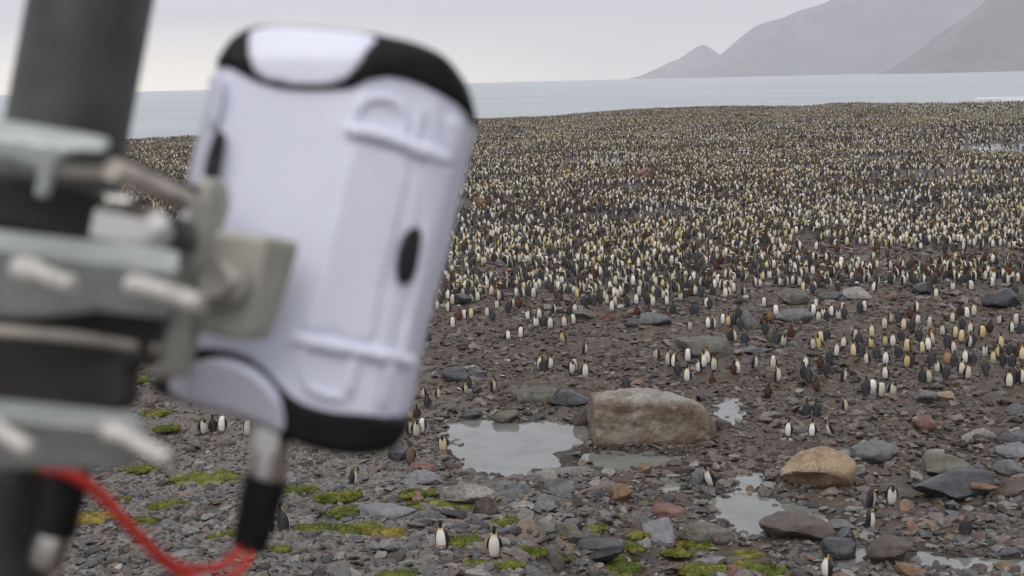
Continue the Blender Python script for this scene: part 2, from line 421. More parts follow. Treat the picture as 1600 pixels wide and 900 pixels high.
def rockmat(name, cols, scale=2.2, veins=None, rough=(0.45, 0.85)):
    def f(nt, b):
        n = n_noise(nt, scale, 6, 0.62); n2 = n_noise(nt, scale * 6, 4, 0.7)
        k = len(cols)
        c = n_ramp(nt, n, [(0.3 + 0.4 * i / (k - 1), cols[i]) for i in range(k)])
        v = n_ramp(nt, n2, [(0.3, (0.62, 0.62, 0.62)), (0.7, (1.25, 1.25, 1.25))])
        c = n_mix(nt, 1.0, c, v, 'MULTIPLY')
        if veins:
            wv = nt.nodes.new('ShaderNodeTexWave'); wv.inputs['Scale'].default_value = veins[1]; wv.inputs['Distortion'].default_value = 9
            wv.inputs['Detail'].default_value = 4; wv.bands_direction = 'Z'
            tcn = nt.nodes.new('ShaderNodeTexCoord'); nt.links.new(tcn.outputs['Object'], wv.inputs[0])
            k_ = n_ramp(nt, wv.outputs[0], [(0.55, (0, 0, 0)), (0.9, (veins[2],) * 3)])
            c = n_mix(nt, k_, c, veins[0])
        nt.links.new(c, b.inputs['Base Color'])
        m_ = nt.nodes.new('ShaderNodeMapRange'); m_.inputs[3].default_value = rough[0]; m_.inputs[4].default_value = rough[1]
        nt.links.new(n, m_.inputs[0]); nt.links.new(m_.outputs[0], b.inputs['Roughness'])
        wv2 = nt.nodes.new('ShaderNodeTexWave'); wv2.inputs['Scale'].default_value = 0.45; wv2.inputs['Distortion'].default_value = 12
        wv2.inputs['Detail'].default_value = 5; wv2.bands_direction = 'DIAGONAL'
        tc2 = nt.nodes.new('ShaderNodeTexCoord'); nt.links.new(tc2.outputs['Object'], wv2.inputs[0])
        hh = n_math(nt, 'ADD', n_math(nt, 'MULTIPLY', wv2.outputs[0], 0.35), n2)
        vor = nt.nodes.new('ShaderNodeTexVoronoi'); vor.inputs['Scale'].default_value = 2.4; vor.feature = 'DISTANCE_TO_EDGE'
        nt.links.new(tc2.outputs['Object'], vor.inputs['Vector'])
        crack = n_ramp(nt, vor.outputs['Distance'], [(0.0, (0.45, 0.45, 0.45)), (0.035, (1, 1, 1))])
        c = n_mix(nt, 0.55, c, n_mix(nt, 1.0, c, crack, 'MULTIPLY'))
        if name == 'rock_big_boulder':      # browner towards the foot, pale grey towards the top
            sz = nt.nodes.new('ShaderNodeSeparateXYZ'); nt.links.new(tc2.outputs['Object'], sz.inputs[0])
            up = n_math(nt, 'ADD', n_math(nt, 'ADD', n_math(nt, 'MULTIPLY', sz.outputs['Z'], .30), n_math(nt, 'MULTIPLY', sz.outputs['X'], .035)), n_math(nt, 'MULTIPLY', n, .55))
            c = n_mix(nt, n_ramp(nt, up, [(.78, (0, 0, 0)), (.97, (.85, .85, .85))]), c, n_mix(nt, 1.0, (.31, .30, .27), v, 'MULTIPLY'))
        nt.links.new(c, b.inputs['Base Color'])
        n_bump(nt, b, hh, 0.9, 0.07)
    return mat(name, build=f)
RM = dict(
 grey=rockmat('rock_grey', [(0.085, 0.087, 0.09), (0.14, 0.142, 0.145), (0.21, 0.21, 0.205)]),
 dark=rockmat('rock_dark', [(0.035, 0.037, 0.04), (0.065, 0.068, 0.074), (0.10, 0.102, 0.108)], rough=(0.25, 0.55)),
 black=rockmat('rock_black', [(0.02, 0.022, 0.025), (0.035, 0.037, 0.042), (0.055, 0.058, 0.062)], rough=(0.25, 0.5)),
 pale=rockmat('rock_pale', [(0.16, 0.155, 0.14), (0.27, 0.255, 0.225), (0.36, 0.34, 0.30)]),
 tan=rockmat('rock_tan', [(0.16, 0.105, 0.06), (0.30, 0.21, 0.125), (0.36, 0.265, 0.165), (0.27, 0.225, 0.165)], 1.8, ((0.10, 0.065, 0.04), 0.5, 0.25)),
 big=rockmat('rock_big_boulder', [(0.07, 0.048, 0.03), (0.145, 0.108, 0.072), (0.20, 0.165, 0.125), (0.26, 0.24, 0.21)], 0.9, ((0.10, 0.055, 0.03), 0.28, 0.35)),
 brown=rockmat('rock_brown', [(0.055, 0.042, 0.036), (0.10, 0.078, 0.068), (0.145, 0.115, 0.10)]),
 olive=rockmat('rock_olive', [(0.07, 0.068, 0.045), (0.13, 0.125, 0.095), (0.18, 0.175, 0.155)], 1.6),
 mauve=rockmat('rock_mauve', [(0.11, 0.098, 0.095), (0.15, 0.138, 0.135), (0.19, 0.178, 0.172)], 1.2),
 slate=rockmat('rock_slate', [(0.125, 0.125, 0.135), (0.165, 0.165, 0.178), (0.20, 0.20, 0.21)], 1.0),
 orange=rockmat('rock_orange', [(0.10, 0.062, 0.035), (0.22, 0.135, 0.075), (0.30, 0.19, 0.12)]),
 red=rockmat('rock_red', [(0.11, 0.055, 0.045), (0.19, 0.095, 0.075), (0.26, 0.16, 0.13)]),
)

# boulders: x0, x1, top, foot (picture px), material, seed, label, options
BOUL = [
 (1213,1337,691,763,'tan',21,'large tan boulder with rounded top, orange lower rim, standing beside the winding pool',dict(d=.7, cuts=18, hs=1.0, dy=-1.0)),
 (1338,1416,695,734,'grey',22,'grey pointed boulder just right of the large tan boulder',dict(d=.8)),
 (1435,1572,737,790,'dark',23,'long dark grey slab with an orange streak along its right end',dict(d=.45)),
 (1446,1522,710,748,'olive',24,'grey-green boulder lying right behind the long dark slab',dict(d=.7)),
 (1508,1563,671,700,'pale',25,'light grey flat boulder on mud near the right edge, behind the grey slabs',dict(d=.7)),
 (1560,1625,678,702,'dark',26,'dark flat slab cut by the right edge of the picture',dict(d=.6)),
 (1562,1622,696,722,'slate',27,'blue-grey slab at the right edge, in front of the dark flat slab',dict(d=.7)),
 (1552,1602,718,744,'grey',28,'small grey block at the right edge, lowest of the stacked slabs',dict(d=.7)),
 (1548,1602,745,778,'brown',29,'brown pale-topped rock behind the right tip of the long dark slab',dict(d=.7)),
 (1362,1432,840,892,'brown',30,'flat-topped brown boulder with dark side, standing in shallow water bottom right',dict(d=.8)),
 (1193,1308,808,856,'brown',31,'broad reddish-brown mound boulder rising out of the winding pool',dict(d=.7)),
 (1288,1342,840,878,'dark',32,'dark grey wedge rock right of the reddish-brown mound boulder',dict(d=.6)),
 (1404,1455,880,912,'orange',33,'rounded tan boulder cut by the bottom edge of the picture',dict(d=.8)),
 (1296,1342,808,830,'grey',34,'low flat grey rock in the pool beside two preening penguins',dict(d=.8)),
 (953,990,756,790,'orange',35,'rounded orange-brown boulder among grey cobbles',dict(d=.8)),
 (1016,1072,783,812,'red',36,'reddish speckled boulder between the orange-brown boulder and the winding pool',dict(d=.7)),
 (1008,1062,812,866,'slate',37,'smooth violet-grey flat slab tilted up beside green moss',dict(d=1.3, flat=.35)),
 (1062,1160,818,856,'olive',38,'long dark green-grey boulder above the yellow-green moss, bottom centre right',dict(d=.5)),
 (888,978,836,878,'dark',39,'dark grey wedge-shaped boulder with a moss strip in front of it',dict(d=.6)),
 (868,912,812,856,'olive',40,'grey-green upright boulder behind the dark wedge-shaped boulder',dict(d=.7)),
 (682,778,756,798,'pale',41,'long beige boulder with green moss along its foot',dict(d=.55)),
 (738,780,768,808,'brown',42,'brown-grey boulder pressed against the right end of the long beige boulder',dict(d=.8)),
 (557,648,774,814,'slate',43,'broad flat blue-grey boulder left of the long beige boulder',dict(d=.8)),
 (848,898,746,782,'grey',44,'grey rounded boulder with dark foot, largest of the cobbles below the pool',dict(d=.8)),
 (790,836,777,802,'pale',45,'light grey oval rock right of the long beige boulder',dict(d=.8)),
 (834,872,773,808,'slate',46,'blue-grey angular rock beside the light grey oval rock',dict(d=.9)),
 (772,816,750,776,'grey',47,'grey angular rock behind the long beige boulder',dict(d=.8)),
 (832,930,716,748,'mauve',48,'wide mauve flat slab at the lower shore of the main pool',dict(d=.9, flat=.6)),
 (778,828,722,746,'slate',49,'small grey slab with dark underside at the bottom rim of the main pool',dict(d=.7)),
 (834,882,802,834,'pale',50,'cream boulder with yellow moss on its foot',dict(d=.6)),
 (806,868,814,844,'grey',51,'slanting grey slab leaning below the cream boulder',dict(d=.5)),
 (624,692,738,768,'slate',52,'dark blue-grey flat rock left of the main pool outlet',dict(d=.7)),
 (637,680,721,742,'red',53,'reddish flat rock at the feet of the scruffy brown penguin',dict(d=.7)),
 (604,642,690,722,'dark',54,'dark boulder left of the scruffy brown penguin',dict(d=.8)),
 (798,872,601,634,'olive',55,'long low green-brown boulder behind the main pool',dict(d=.5)),
 (856,922,606,638,'dark',56,'dark grey boulder touching the right end of the low green-brown boulder',dict(d=.6)),
 (688,732,574,600,'dark',57,'dark grey rounded boulder by the right edge of the white housing',dict(d=.6)),
 (733,762,576,594,'grey',58,'small grey rock right of the dark rounded boulder near the housing',dict(d=.7)),
 (1058,1148,531,564,'olive',59,'smooth tan-green boulder behind a line of penguins and brown chicks',dict(d=.5)),
 (1148,1210,544,560,'dark',60,'thin dark slab with a pale rim, right of the smooth tan-green boulder',dict(d=.7)),
 (1427,1462,445,466,'black',61,'black rounded boulder in front of the dense colony',dict(d=.8)),
 (1541,1596,456,488,'black',62,'large black angular boulder near the right edge of the colony',dict(d=.7)),
 (1384,1410,457,473,'orange',63,'small orange-tan rock left of the black rounded boulder',dict(d=.8)),
 (1320,1363,452,472,'pale',64,'pale speckled boulder with a dark slab on its left side',dict(d=.6)),
 (1278,1324,457,475,'dark',65,'dark flat slab touching the pale speckled boulder',dict(d=.6)),
 (1217,1264,454,478,'olive',66,'mossy brown boulder among penguins, left of the dark flat slab',dict(d=.7)),
 (1216,1278,482,508,'grey',67,'long grey boulder just below the mossy brown boulder',dict(d=.6)),
 (1158,1192,488,514,'grey',68,'round grey boulder left of the light brown round chick',dict(d=.7)),
 (998,1050,488,512,'grey',69,'low grey boulder behind a row of brown chicks',dict(d=.6)),
 (895,932,488,504,'olive',70,'low dark green boulder at the front edge of the colony',dict(d=.6)),
 (934,962,489,505,'red',71,'dark red rock right of the low dark green boulder',dict(d=.7)),
 (708,738,463,480,'dark',72,'dark green-grey rock between penguins near the housing',dict(d=.7)),
 (770,792,455,470,'red',73,'rusty brown rock at the front rows of penguins near the housing',dict(d=.7)),
 (738,760,310,326,'orange',74,'yellow-brown rock surrounded by penguins left of centre in the colony',dict(d=.8)),
 (994,1018,264,283,'red',75,'rust-red rock standing out in the middle of the dense colony',dict(d=.8)),
 (1082,1106,735,765,'slate',76,'grey block beside the penguin stepping between the pools',dict(d=.8)),
 (1334,1353,726,746,'pale',77,'small pale block pressed against the right side of the large tan boulder',dict(d=.8)),
 (997,1022,724,740,'orange',78,'small orange stone at the outlet below the huge boulder',dict(d=.8)),
 (1166,1182,752,766,'orange',79,'orange pebble lying in the winding pool',dict(d=.8)),
 (1108,1150,836,858,'brown',80,'dark brown rock at the left rim of the winding pool',dict(d=.7)),
 (1085,1140,862,888,'slate',81,'blue-grey rock among bright moss at the bottom of the picture',dict(d=.7)),
 (1136,1168,884,904,'red',82,'pinkish rock beside bright moss at the bottom edge',dict(d=.8)),
 (1516,1546,872,894,'brown',83,'dark brown stone standing in the shallow water bottom right',dict(d=.7)),
 (1558,1598,868,886,'orange',84,'flat orange-tan stone in the shallow water at the right edge',dict(d=.7)),
 (768,812,640,662,'olive',91,'olive-brown rock standing in the upper edge of the main pool',dict(d=.5)),
 (896,928,638,668,'brown',92,'dark brown rock at the upper right corner of the main pool, touching the huge boulder',dict(d=.6)),
 (722,752,640,656,'dark',93,'low dark rock on the upper left rim of the main pool',dict(d=.6)),
 (715,752,734,752,'olive',85,'olive long stone at the left foot of the main pool',dict(d=.6)),
 (1350,1380,612,622,'grey',86,'flat grey stone at the feet of two upright penguins',dict(d=.7)),
 (1432,1466,614,632,'grey',87,'grey rounded stone below the large cluster of penguins',dict(d=.7)),
 (1462,1494,614,630,'tan',88,'tan flat stone right of the grey rounded stone below the penguin cluster',dict(d=.7)),
 (1118,1146,655,676,'brown',89,'brown stone at the right toe of the huge boulder',dict(d=.7)),
 (1428,1466,659,684,'red',90,'reddish-brown low rock on the mud above the long dark slab',dict(d=.7)),
]
def dist_at(px, py): 
    x, y = at(px, py); return x, y
boul_xy = []
for (x0, x1, t0, t1, mk, sd_, lab, op) in BOUL:
    cx = (x0 + x1) / 2; hp = t1 - t0
    gx, gy = at(cx, t1 - hp * 0.12)
    D = math.sqrt(gx * gx + gy * gy + 225); k = D / F
    w = (x1 - x0) * k; d = w * op.get('d', .7); el = 15.0 / D
    h = max((hp * k - d * el * 0.75) * 1.0, 0.32 * hp * k)
    h *= op.get('hs', 1.0)
    h *= op.get('flat', 1.0) if op.get('flat', 1) < .5 else 1
    gy += op.get('dy', 0)
    me = rock_mesh('boulder', sd_, 4, op.get('cuts', 22), 0.11, [RM[mk]], dims=(w, d, h * 1.35))
    z = h1(gx, gy + d * 0.4)
    o = link('boulder', me, None, (gx, gy + d * 0.42, z + h * 0.5 * 1.35 - h * 0.33))
    o.rotation_euler = (random.uniform(-.06, .06), random.uniform(-.06, .06), random.uniform(-.15, .15))
    if 'orange streak' in lab:      # the orange vein that breaks out of its right end
        vn = link('vein', rock_mesh('vein', 5, 2, 6, .12, [RM['orange']], dims=(w * .34, d * .22, h * .22)), o, (w * .24, -d * .36, h * .10)); vn.rotation_euler = (.5, .12, .05)
    if 'slab tilted' in lab: o.rotation_euler = (0.45, 0.1, 0.3); o.location.z += 0.2
    props(o, lab, 'boulder', 'boulders lying on the muddy beach')
    boul_xy.append((gx, gy + d * 0.4, w * 0.5, d * 0.5))

# the huge boulder beside the main pool
def huge():
    x0, y0 = at(922, 697); x1, y1 = at(1132, 690)
    D = math.hypot((x0 + x1) / 2, y0); k = D / F
    prof = [(0.0, .93), (.06, 1.0), (.25, 1.02), (.5, .99), (.68, .93), (.8, .80), (.92, .58), (1.0, .25)]
    n = 110; rows = 72; V = []; Lx = (1132 - 920) * k; H = 74 * k
    for i in range(n + 1):
        u = i / n; ht = H * np.interp(u, [p[0] for p in prof], [p[1] for p in prof])
        endr = min(1, (u / 0.035) ** 0.5, ((1 - u) / 0.10) ** 0.5 if u > .9 else 1)
        dep = 1.25 * (1 - 0.35 * u)
        for j in range(rows):
            a = 2 * math.pi * j / rows
            c, s_ = math.cos(a), math.sin(a)
            q = 5.5                                           # squarish section
            rr = (abs(c) ** q + abs(s_) ** q) ** (-1 / q)
            y = -c * rr * dep * endr; z = s_ * rr * 0.5
            zz = (z + 0.5) * ht * 1.12 - 0.12 * ht if True else 0
            if endr < 1: zz = ht * 0.45 + (zz - ht * 0.45) * endr
            # the top slopes back and the face leans out near the foot
            y += -0.22 * (1 - max(z + .5, 0)) * (1 - u) + 0.28 * max(z + .5, 0)
            p = Vector((u * Lx, y, zz))
            nn = mnoise.fractal(p * 0.9 + Vector((3, 1, 7)), 0.75, 2.1, 6) * 0.14 + mnoise.noise(p * 0.6) * 0.10
            crease = 0.10 * (abs(math.sin(zz * 1.9 + u * 3.2 + 2.4 * mnoise.noise(p * .7))) - .6) * (1 if y < 0 else 0)
            cdir = Vector((0, y, zz - ht * .45)); cdir = cdir.normalized() if cdir.length > 1e-5 else Vector((0, 0, 1))
            p += cdir * (nn + crease)
            V.append(p)
    Fc = []
    for i in range(n):
        for j in range(rows):
            a = i * rows + j; b_ = i * rows + (j + 1) % rows
            Fc.append((a, b_, b_ + rows, a + rows))
    Fc.append(tuple(range(rows))[::-1]); Fc.append(tuple(n * rows + j for j in range(rows)))
    me = mesh_np('boulder', [tuple(v) for v in V], Fc, [RM['big']])
    try: me.set_sharp_from_angle(angle=R(24))
    except Exception: pass
    o = link('boulder', me, None, (x0, y0 + 1.15, h1((x0 + x1) / 2, y0) - 0.12))
    o.rotation_euler = (0, 0, math.atan2(y1 - y0, x1 - x0) * 0.3)
    props(o, 'huge flat-topped brown and grey boulder standing at the right end of the main pool', 'boulder', 'boulders lying on the muddy beach')
    for q in (.15, .5, .8): boul_xy.append((x0 + Lx * q, y0 + 1.2, 1.3, 1.2))
huge()
# orange streak along the slab = rusty chip lying in its face
BX = np.array(boul_xy)
def clear_of(x, y, m=0.0):
    return not np.any(((x - BX[:, 0]) / (BX[:, 2] + m)) ** 2 + ((y - BX[:, 1]) / (BX[:, 3] + m)) ** 2 < 1)

# ------------------------------------------------------------------ scattered geometry (stuff)
HID = {}
def source_collection(name, objs):
    c = bpy.data.collections.new(name)
    for o in objs: c.objects.link(o)
    return c
def scatter(name, P, rot, scl, idx, coll, parent=None, label=None):
    me = bpy.data.meshes.new(name); n = len(P)
    me.vertices.add(n); me.vertices.foreach_set('co', np.asarray(P, np.float32).ravel())
    a = me.attributes.new('rot', 'FLOAT_VECTOR', 'POINT'); a.data.foreach_set('vector', np.asarray(rot, np.float32).ravel())
    a = me.attributes.new('scl', 'FLOAT_VECTOR', 'POINT'); a.data.foreach_set('vector', np.asarray(scl, np.float32).ravel())
    a = me.attributes.new('idx', 'INT', 'POINT'); a.data.foreach_set('value', np.asarray(idx, np.int32))
    me.update()
    o = link(name, me, parent); props(o, label, kind='stuff')
    g = bpy.data.node_groups.new(name, 'GeometryNodeTree')
    g.interface.new_socket('Geometry', in_out='INPUT', socket_type='NodeSocketGeometry')
    g.interface.new_socket('Geometry', in_out='OUTPUT', socket_type='NodeSocketGeometry')
    gi = g.nodes.new('NodeGroupInput'); go = g.nodes.new('NodeGroupOutput')
    ip = g.nodes.new('GeometryNodeInstanceOnPoints'); ci = g.nodes.new('GeometryNodeCollectionInfo')
    ci.inputs[0].default_value = coll; ci.inputs[1].default_value = True; ci.inputs[2].default_value = True
    ip.inputs['Pick Instance'].default_value = True
    def na(nm, t):
        q = g.nodes.new('GeometryNodeInputNamedAttribute'); q.data_type = t; q.inputs[0].default_value = nm; return q.outputs[0]
    g.links.new(gi.outputs[0], ip.inputs['Points']); g.links.new(ci.outputs[0], ip.inputs['Instance'])
    g.links.new(na('idx', 'INT'), ip.inputs['Instance Index'])
    e2 = g.nodes.new('FunctionNodeEulerToRotation'); g.links.new(na('rot', 'FLOAT_VECTOR'), e2.inputs[0])
    g.links.new(e2.outputs[0], ip.inputs['Rotation']); g.links.new(na('scl', 'FLOAT_VECTOR'), ip.inputs['Scale'])
    g.links.new(ip.outputs[0], go.inputs[0])
    m = o.modifiers.new('scatter', 'NODES'); m.node_group = g
    return o

# stones: the 300 largest are parts of the ground, the rest one scattered part
stone_big = [rock_mesh('stone', 200 + i, 2, 11, 0.10, [M_stone], dims=(2, 1.5, 1.0)) for i in range(10)]
def stone_field(n, ymin, ymax):
    out = []
    while len(out) < n:
        y = ymin + (ymax - ymin) * random.random() ** 1.6
        x = random.uniform(-0.42, 0.42) * (y + 4)
        out.append((x, y))
    return out
cnt = 0
for (x, y) in stone_field(900, 37, 92):
    if cnt >= 296: break
    t = x / y
    if t < -0.12 and random.random() < 0.75: continue
    sdp = float(pool_sd(np.array([x]), np.array([y]))[0])
    s = random.lognormvariate(math.log(0.27), 0.33) * (1 if y > 50 else 0.85)
    s = min(s, 0.5)
    if sdp < -s * 0.5 and random.random() < 0.93: continue
    if not clear_of(x, y, s * 0.8): continue
    o = link('stone', stone_big[cnt % 10], ground, (x, y, h1(x, y) + s * 0.10))
    o.rotation_euler = (random.uniform(-.25, .25), random.uniform(-.25, .25), random.uniform(0, 6.3))
    o.scale = (s, s * random.uniform(.7, 1.1), s * random.uniform(.55, 1.1))
    cnt += 1
src = [bpy.data.objects.new('stone_shape_%s' % 'abcdefgh'[i], rock_mesh('cobble', 300 + i, 1 if i > 3 else 2, 8, 0.12, [M_stone], dims=(2, 1.6, 1.1))) for i in range(8)]
M_mudst = mat('mud_stone', spec=0.28, build=lambda nt, b: stone_nodes(nt, b, 3.0, PALM))
src += [bpy.data.objects.new('stone_shape_%s' % 'ijklmnop'[i], rock_mesh('mud_stone', 320 + i, 1 if i > 2 else 2, 8, 0.14, [M_mudst], dims=(2, 1.5, .9))) for i in range(6)]
coll_st = source_collection('stone_shapes', src)
def pebbles():
    n = 250000
    y = 26 + (150 - 26) * rng.random(n) ** 1.25
    x = (rng.random(n) * 2 - 1) * 0.68 * (y + 4)
    t = x / y
    s = np.exp(rng.normal(np.log(0.095), 0.55, n)); s = np.clip(s, 0.035, 0.40)
    mudz = sstep(58, 66, y)
    dens = 0.95 - 0.35 * mudz
    clump = fbm(x / 3.0, y / 3.0, 77, 3)
    keep = rng.random(n) < dens * (0.5 + 1.1 * sstep(0.35, 0.65, clump))
    left = (t < -0.06) & (y < 70); s = np.where(left, s * 0.72, s)
    s = s * (1 + 0.35 * sstep(70, 120, y))
    pd = pool_sd(x, y)
    keep &= (pd > -0.15) | (rng.random(n) < 0.03 + .16 * (pd > -.8))
    for mx_, my_, rx_, ry_ in MOSSE: keep &= ((x - mx_) / rx_) ** 2 + ((y - my_) / ry_) ** 2 > 1
    x, y, s = x[keep], y[keep], s[keep]; n = len(x)
    z = height(x, y) + s * 0.12
    P = np.stack([x, y, z], 1)
    rot = np.stack([rng.normal(0, .25, n), rng.normal(0, .25, n), rng.random(n) * 6.28], 1)
    scl = np.stack([s, s * (0.7 + 0.5 * rng.random(n)), s * (0.5 + 0.6 * rng.random(n))], 1)
    mud = rng.random(n) < 0.22 + 0.68 * sstep(46, 56, y)
    idx = np.where(mud, rng.integers(8, 14, n), rng.integers(0, 8, n))
    scatter('pebbles', P, rot, scl, idx, coll_st, parent=ground)
MOSSE = []
# ------------------------------------------------------------------ landmarks used in the descriptions
LM = [('huge flat-topped boulder', 1025, 690), ('main pool', 800, 700), ('large tan boulder', 1275, 745), ('long dark slab', 1500, 770),
      ('black angular boulder', 1568, 478), ('black rounded boulder', 1444, 460), ('pale speckled boulder', 1342, 468), ('mossy brown boulder', 1240, 472),
      ('smooth tan-green boulder', 1100, 552), ('low green-brown boulder', 835, 622), ('dark rounded boulder by the housing', 712, 592),
      ('low grey boulder', 1024, 504), ('round grey boulder', 1175, 508), ('rusty brown rock', 780, 466), ('dark green boulder', 912, 500),
      ('long beige boulder', 730, 785), ('broad blue-grey boulder', 600, 800), ('dark wedge boulder', 930, 862), ('tilted violet-grey slab', 1035, 845),
      ('black cable boot', 405, 800), ('tan stone below the cluster', 1478, 624), ('low reddish-brown rock', 1447, 678)]
def where(px, py, skip=()):
    b = min((l for l in LM if l[0] not in skip), key=lambda l: math.hypot((l[1] - px), (l[2] - py) * 1.6))
    dx, dy = px - b[1], (py - b[2]) * 1.6
    if abs(dx) > abs(dy): w = 'left of' if dx < 0 else 'right of'
    else: w = 'behind' if dy < 0 else 'in front of'
    return '%s the %s' % (w, b[0])
ORD = ['leftmost', 'second from left', 'third from left', 'fourth from left', 'fifth from left', 'sixth from left', 'seventh from left', 'eighth from left',
       'ninth from left', 'tenth from left', 'eleventh from left', 'twelfth from left', 'thirteenth from left', 'fourteenth from left', 'fifteenth from left']
def dedupe(items, generic):
    """items: [obj, label, px]; equal labels are told apart by their order in the photo"""
    by = {}
    for it in items: by.setdefault(it[1], []).append(it)
    for lab, L_ in by.items():
        L_.sort(key=lambda q: q[2])
        for k, it in enumerate(L_):
            it[0]['label'] = lab if len(L_) == 1 else lab + ', ' + ORD[min(k, 14)]

# ------------------------------------------------------------------ moss cushions
def moss_nodes(nt, b):
    n = n_noise(nt, 1.5, 4, 0.6, 'World'); n2 = n_noise(nt, 25, 3, 0.7, 'World')
    c = n_ramp(nt, n, [(0.32, (0.06, 0.075, 0.014)), (0.5, (0.125, 0.145, 0.03)), (0.68, (0.26, 0.23, 0.06))])
    c = n_mix(nt, 1.0, c, n_ramp(nt, n2, [(0.3, (0.5, 0.5, 0.5)), (0.7, (1.3, 1.3, 1.3))]), 'MULTIPLY')
    nt.links.new(c, b.inputs['Base Color']); n_bump(nt, b, n2, 1.0, 0.03)
def moss_nodes_y(nt, b):
    n = n_noise(nt, 2.2, 4, 0.6, 'World'); n2 = n_noise(nt, 25, 3, 0.7, 'World')
    c = n_ramp(nt, n, [(0.35, (0.12, 0.12, 0.025)), (0.5, (0.30, 0.225, 0.055)), (0.68, (0.36, 0.25, 0.08))])
    c = n_mix(nt, 1.0, c, n_ramp(nt, n2, [(0.3, (0.5, 0.5, 0.5)), (0.7, (1.3, 1.3, 1.3))]), 'MULTIPLY')
    nt.links.new(c, b.inputs['Base Color']); n_bump(nt, b, n2, 1.0, 0.03)
M_moss = mat('moss', rough=0.9, spec=0.15, build=moss_nodes); M_mossy = mat('moss_yellow', rough=0.9, spec=0.15, build=moss_nodes_y)
def moss_mesh(name, seed, m, lumps=46, blades=2600):
    r_ = random.Random(seed); bm = bmesh.new(); pts = []
    for k in range(lumps):
        a = r_.random() * 6.28; rr = r_.random() ** 0.6
        x, y = rr * math.cos(a) * 0.9, rr * math.sin(a) * 0.85
        s = r_.uniform(0.10, 0.26) * (1.15 - 0.6 * rr)
        g = bmesh.ops.create_icosphere(bm, subdivisions=2, radius=1)
        for v in g['verts']:
            p = v.co * (1 + 0.22 * mnoise.noise(v.co * 2 + Vector((k, seed, 0))))
            v.co = Vector((x + p.x * s * 1.15, y + p.y * s * 1.1, p.z * s * 0.85 + 0.05))
            if p.z > 0.1: pts.append((v.co.copy(), p.normalized()))
    for f in bm.faces: f.smooth = True
    for k in range(blades):
        p, n = r_.choice(pts); p = p + Vector((r_.gauss(0, .03), r_.gauss(0, .03), r_.gauss(0, .01)))
        d = (n + Vector((r_.gauss(0, .5), r_.gauss(0, .5), r_.uniform(0.1, .6)))).normalized() * r_.uniform(.03, .085)
        s = Vector((r_.gauss(0, 1), r_.gauss(0, 1), 0)).normalized() * 0.013
        bm.faces.new([bm.verts.new(p - s), bm.verts.new(p + s), bm.verts.new(p + d)])
    me = bpy.data.meshes.new(name); bm.to_mesh(me); bm.free(); me.materials.append(m); return me
MM = [moss_mesh('moss', 10 + i, M_moss) for i in range(5)]; MMY = [moss_mesh('moss_yellow', 20 + i, M_mossy) for i in range(2)]
MOSS = [(275,375,742,766,0),(440,490,765,785,0),(500,558,770,796,0),(508,562,792,812,0),(465,530,812,836,0),(530,600,812,842,0),(572,630,812,848,1),(628,675,770,793,0),(650,738,776,800,0),
 (742,778,795,810,0),(698,757,832,860,0),(775,814,800,830,0),(800,850,846,882,0),(835,884,858,890,0),(903,1002,866,888,0),(960,1005,850,868,0),(980,1014,830,852,0),(1050,1084,836,856,1),
 (1076,1128,834,862,0),(1038,1082,856,874,0),(1056,1130,874,902,0),(1120,1214,872,902,0),(1125,1190,858,876,0),(726,766,876,896,0),(596,650,890,906,0),(778,816,888,906,0),
 (180,204,770,790,0),(240,288,774,802,0),(190,240,800,828,0),(108,178,793,832,1),(200,248,725,746,0),(328,378,825,848,0),(415,450,854,872,0),(222,262,640,656,0),(245,282,662,682,0),(190,235,588,606,0),
 (905,948,822,838,0),(696,716,752,764,0),(812,834,764,778,1),(850,880,826,842,1),(1000,1016,780,790,0)]
mitems = []
for k, (x0, x1, t0, t1, yl) in enumerate(MOSS):
    cx = (x0 + x1) / 2; gx, gy = at(cx, t1 - (t1 - t0) * 0.35); D = math.sqrt(gx * gx + gy * gy + 190); kk = D / F
    w = (x1 - x0) * kk / 2; hh = (t1 - t0) * kk
    o = link('moss_cushion', (MMY[k % 2] if yl else MM[k % 5]), None, (gx, gy, h1(gx, gy) + 0.03))
    o.scale = (w * 1.45, min(w * 1.2, hh * 2.8), hh * 1.2); o.rotation_euler = (0, 0, random.choice((0, math.pi)) + random.uniform(-.3, .3))
    MOSSE.append((gx, gy, o.scale[0] * .85, o.scale[1] * .85))
    lab = '%s %s moss cushion %s' % ('broad' if x1 - x0 > 60 else 'small', 'orange-yellow' if yl else 'green', where(cx, t1))
    props(o, lab, 'moss', 'moss cushions among the stones'); mitems.append([o, lab, cx])
dedupe(mitems, '')
pebbles()

# ------------------------------------------------------------------ penguins
RINGS = [(0.03, -.045, .03, .03), (0.05, -.03, .085, .08), (.10, 0, .128, .125), (.16, .005, .148, .142), (.24, .012, .16, .15), (.34, .016, .165, .152), (.44, .014, .16, .142), (.52, .006, .148, .125),
         (.58, 0, .128, .105), (.63, -.004, .104, .086), (.67, -.004, .080, .07), (.71, -.002, .062, .061), (.755, .002, .055, .06), (.80, .008, .055, .064), (.84, .012, .051, .060), (.875, .012, .038, .045), (.895, .012, .016, .02)]
def loft(bm, rings, seg=16, power=2.0):
    """rings: list of (centre Vector, axis u Vector, axis v Vector)"""
    prev = None; rows = []
    for c, u, v in rings:
        rows.append([bm.verts.new(c + u * math.cos(2 * math.pi * j / seg) + v * math.sin(2 * math.pi * j / seg)) for j in range(seg)])
    for a, b_ in zip(rows, rows[1:]):
        for j in range(seg): bm.faces.new((a[j], a[(j + 1) % seg], b_[(j + 1) % seg], b_[j]))
    bm.faces.new(rows[0][::-1]); bm.faces.new(rows[-1])
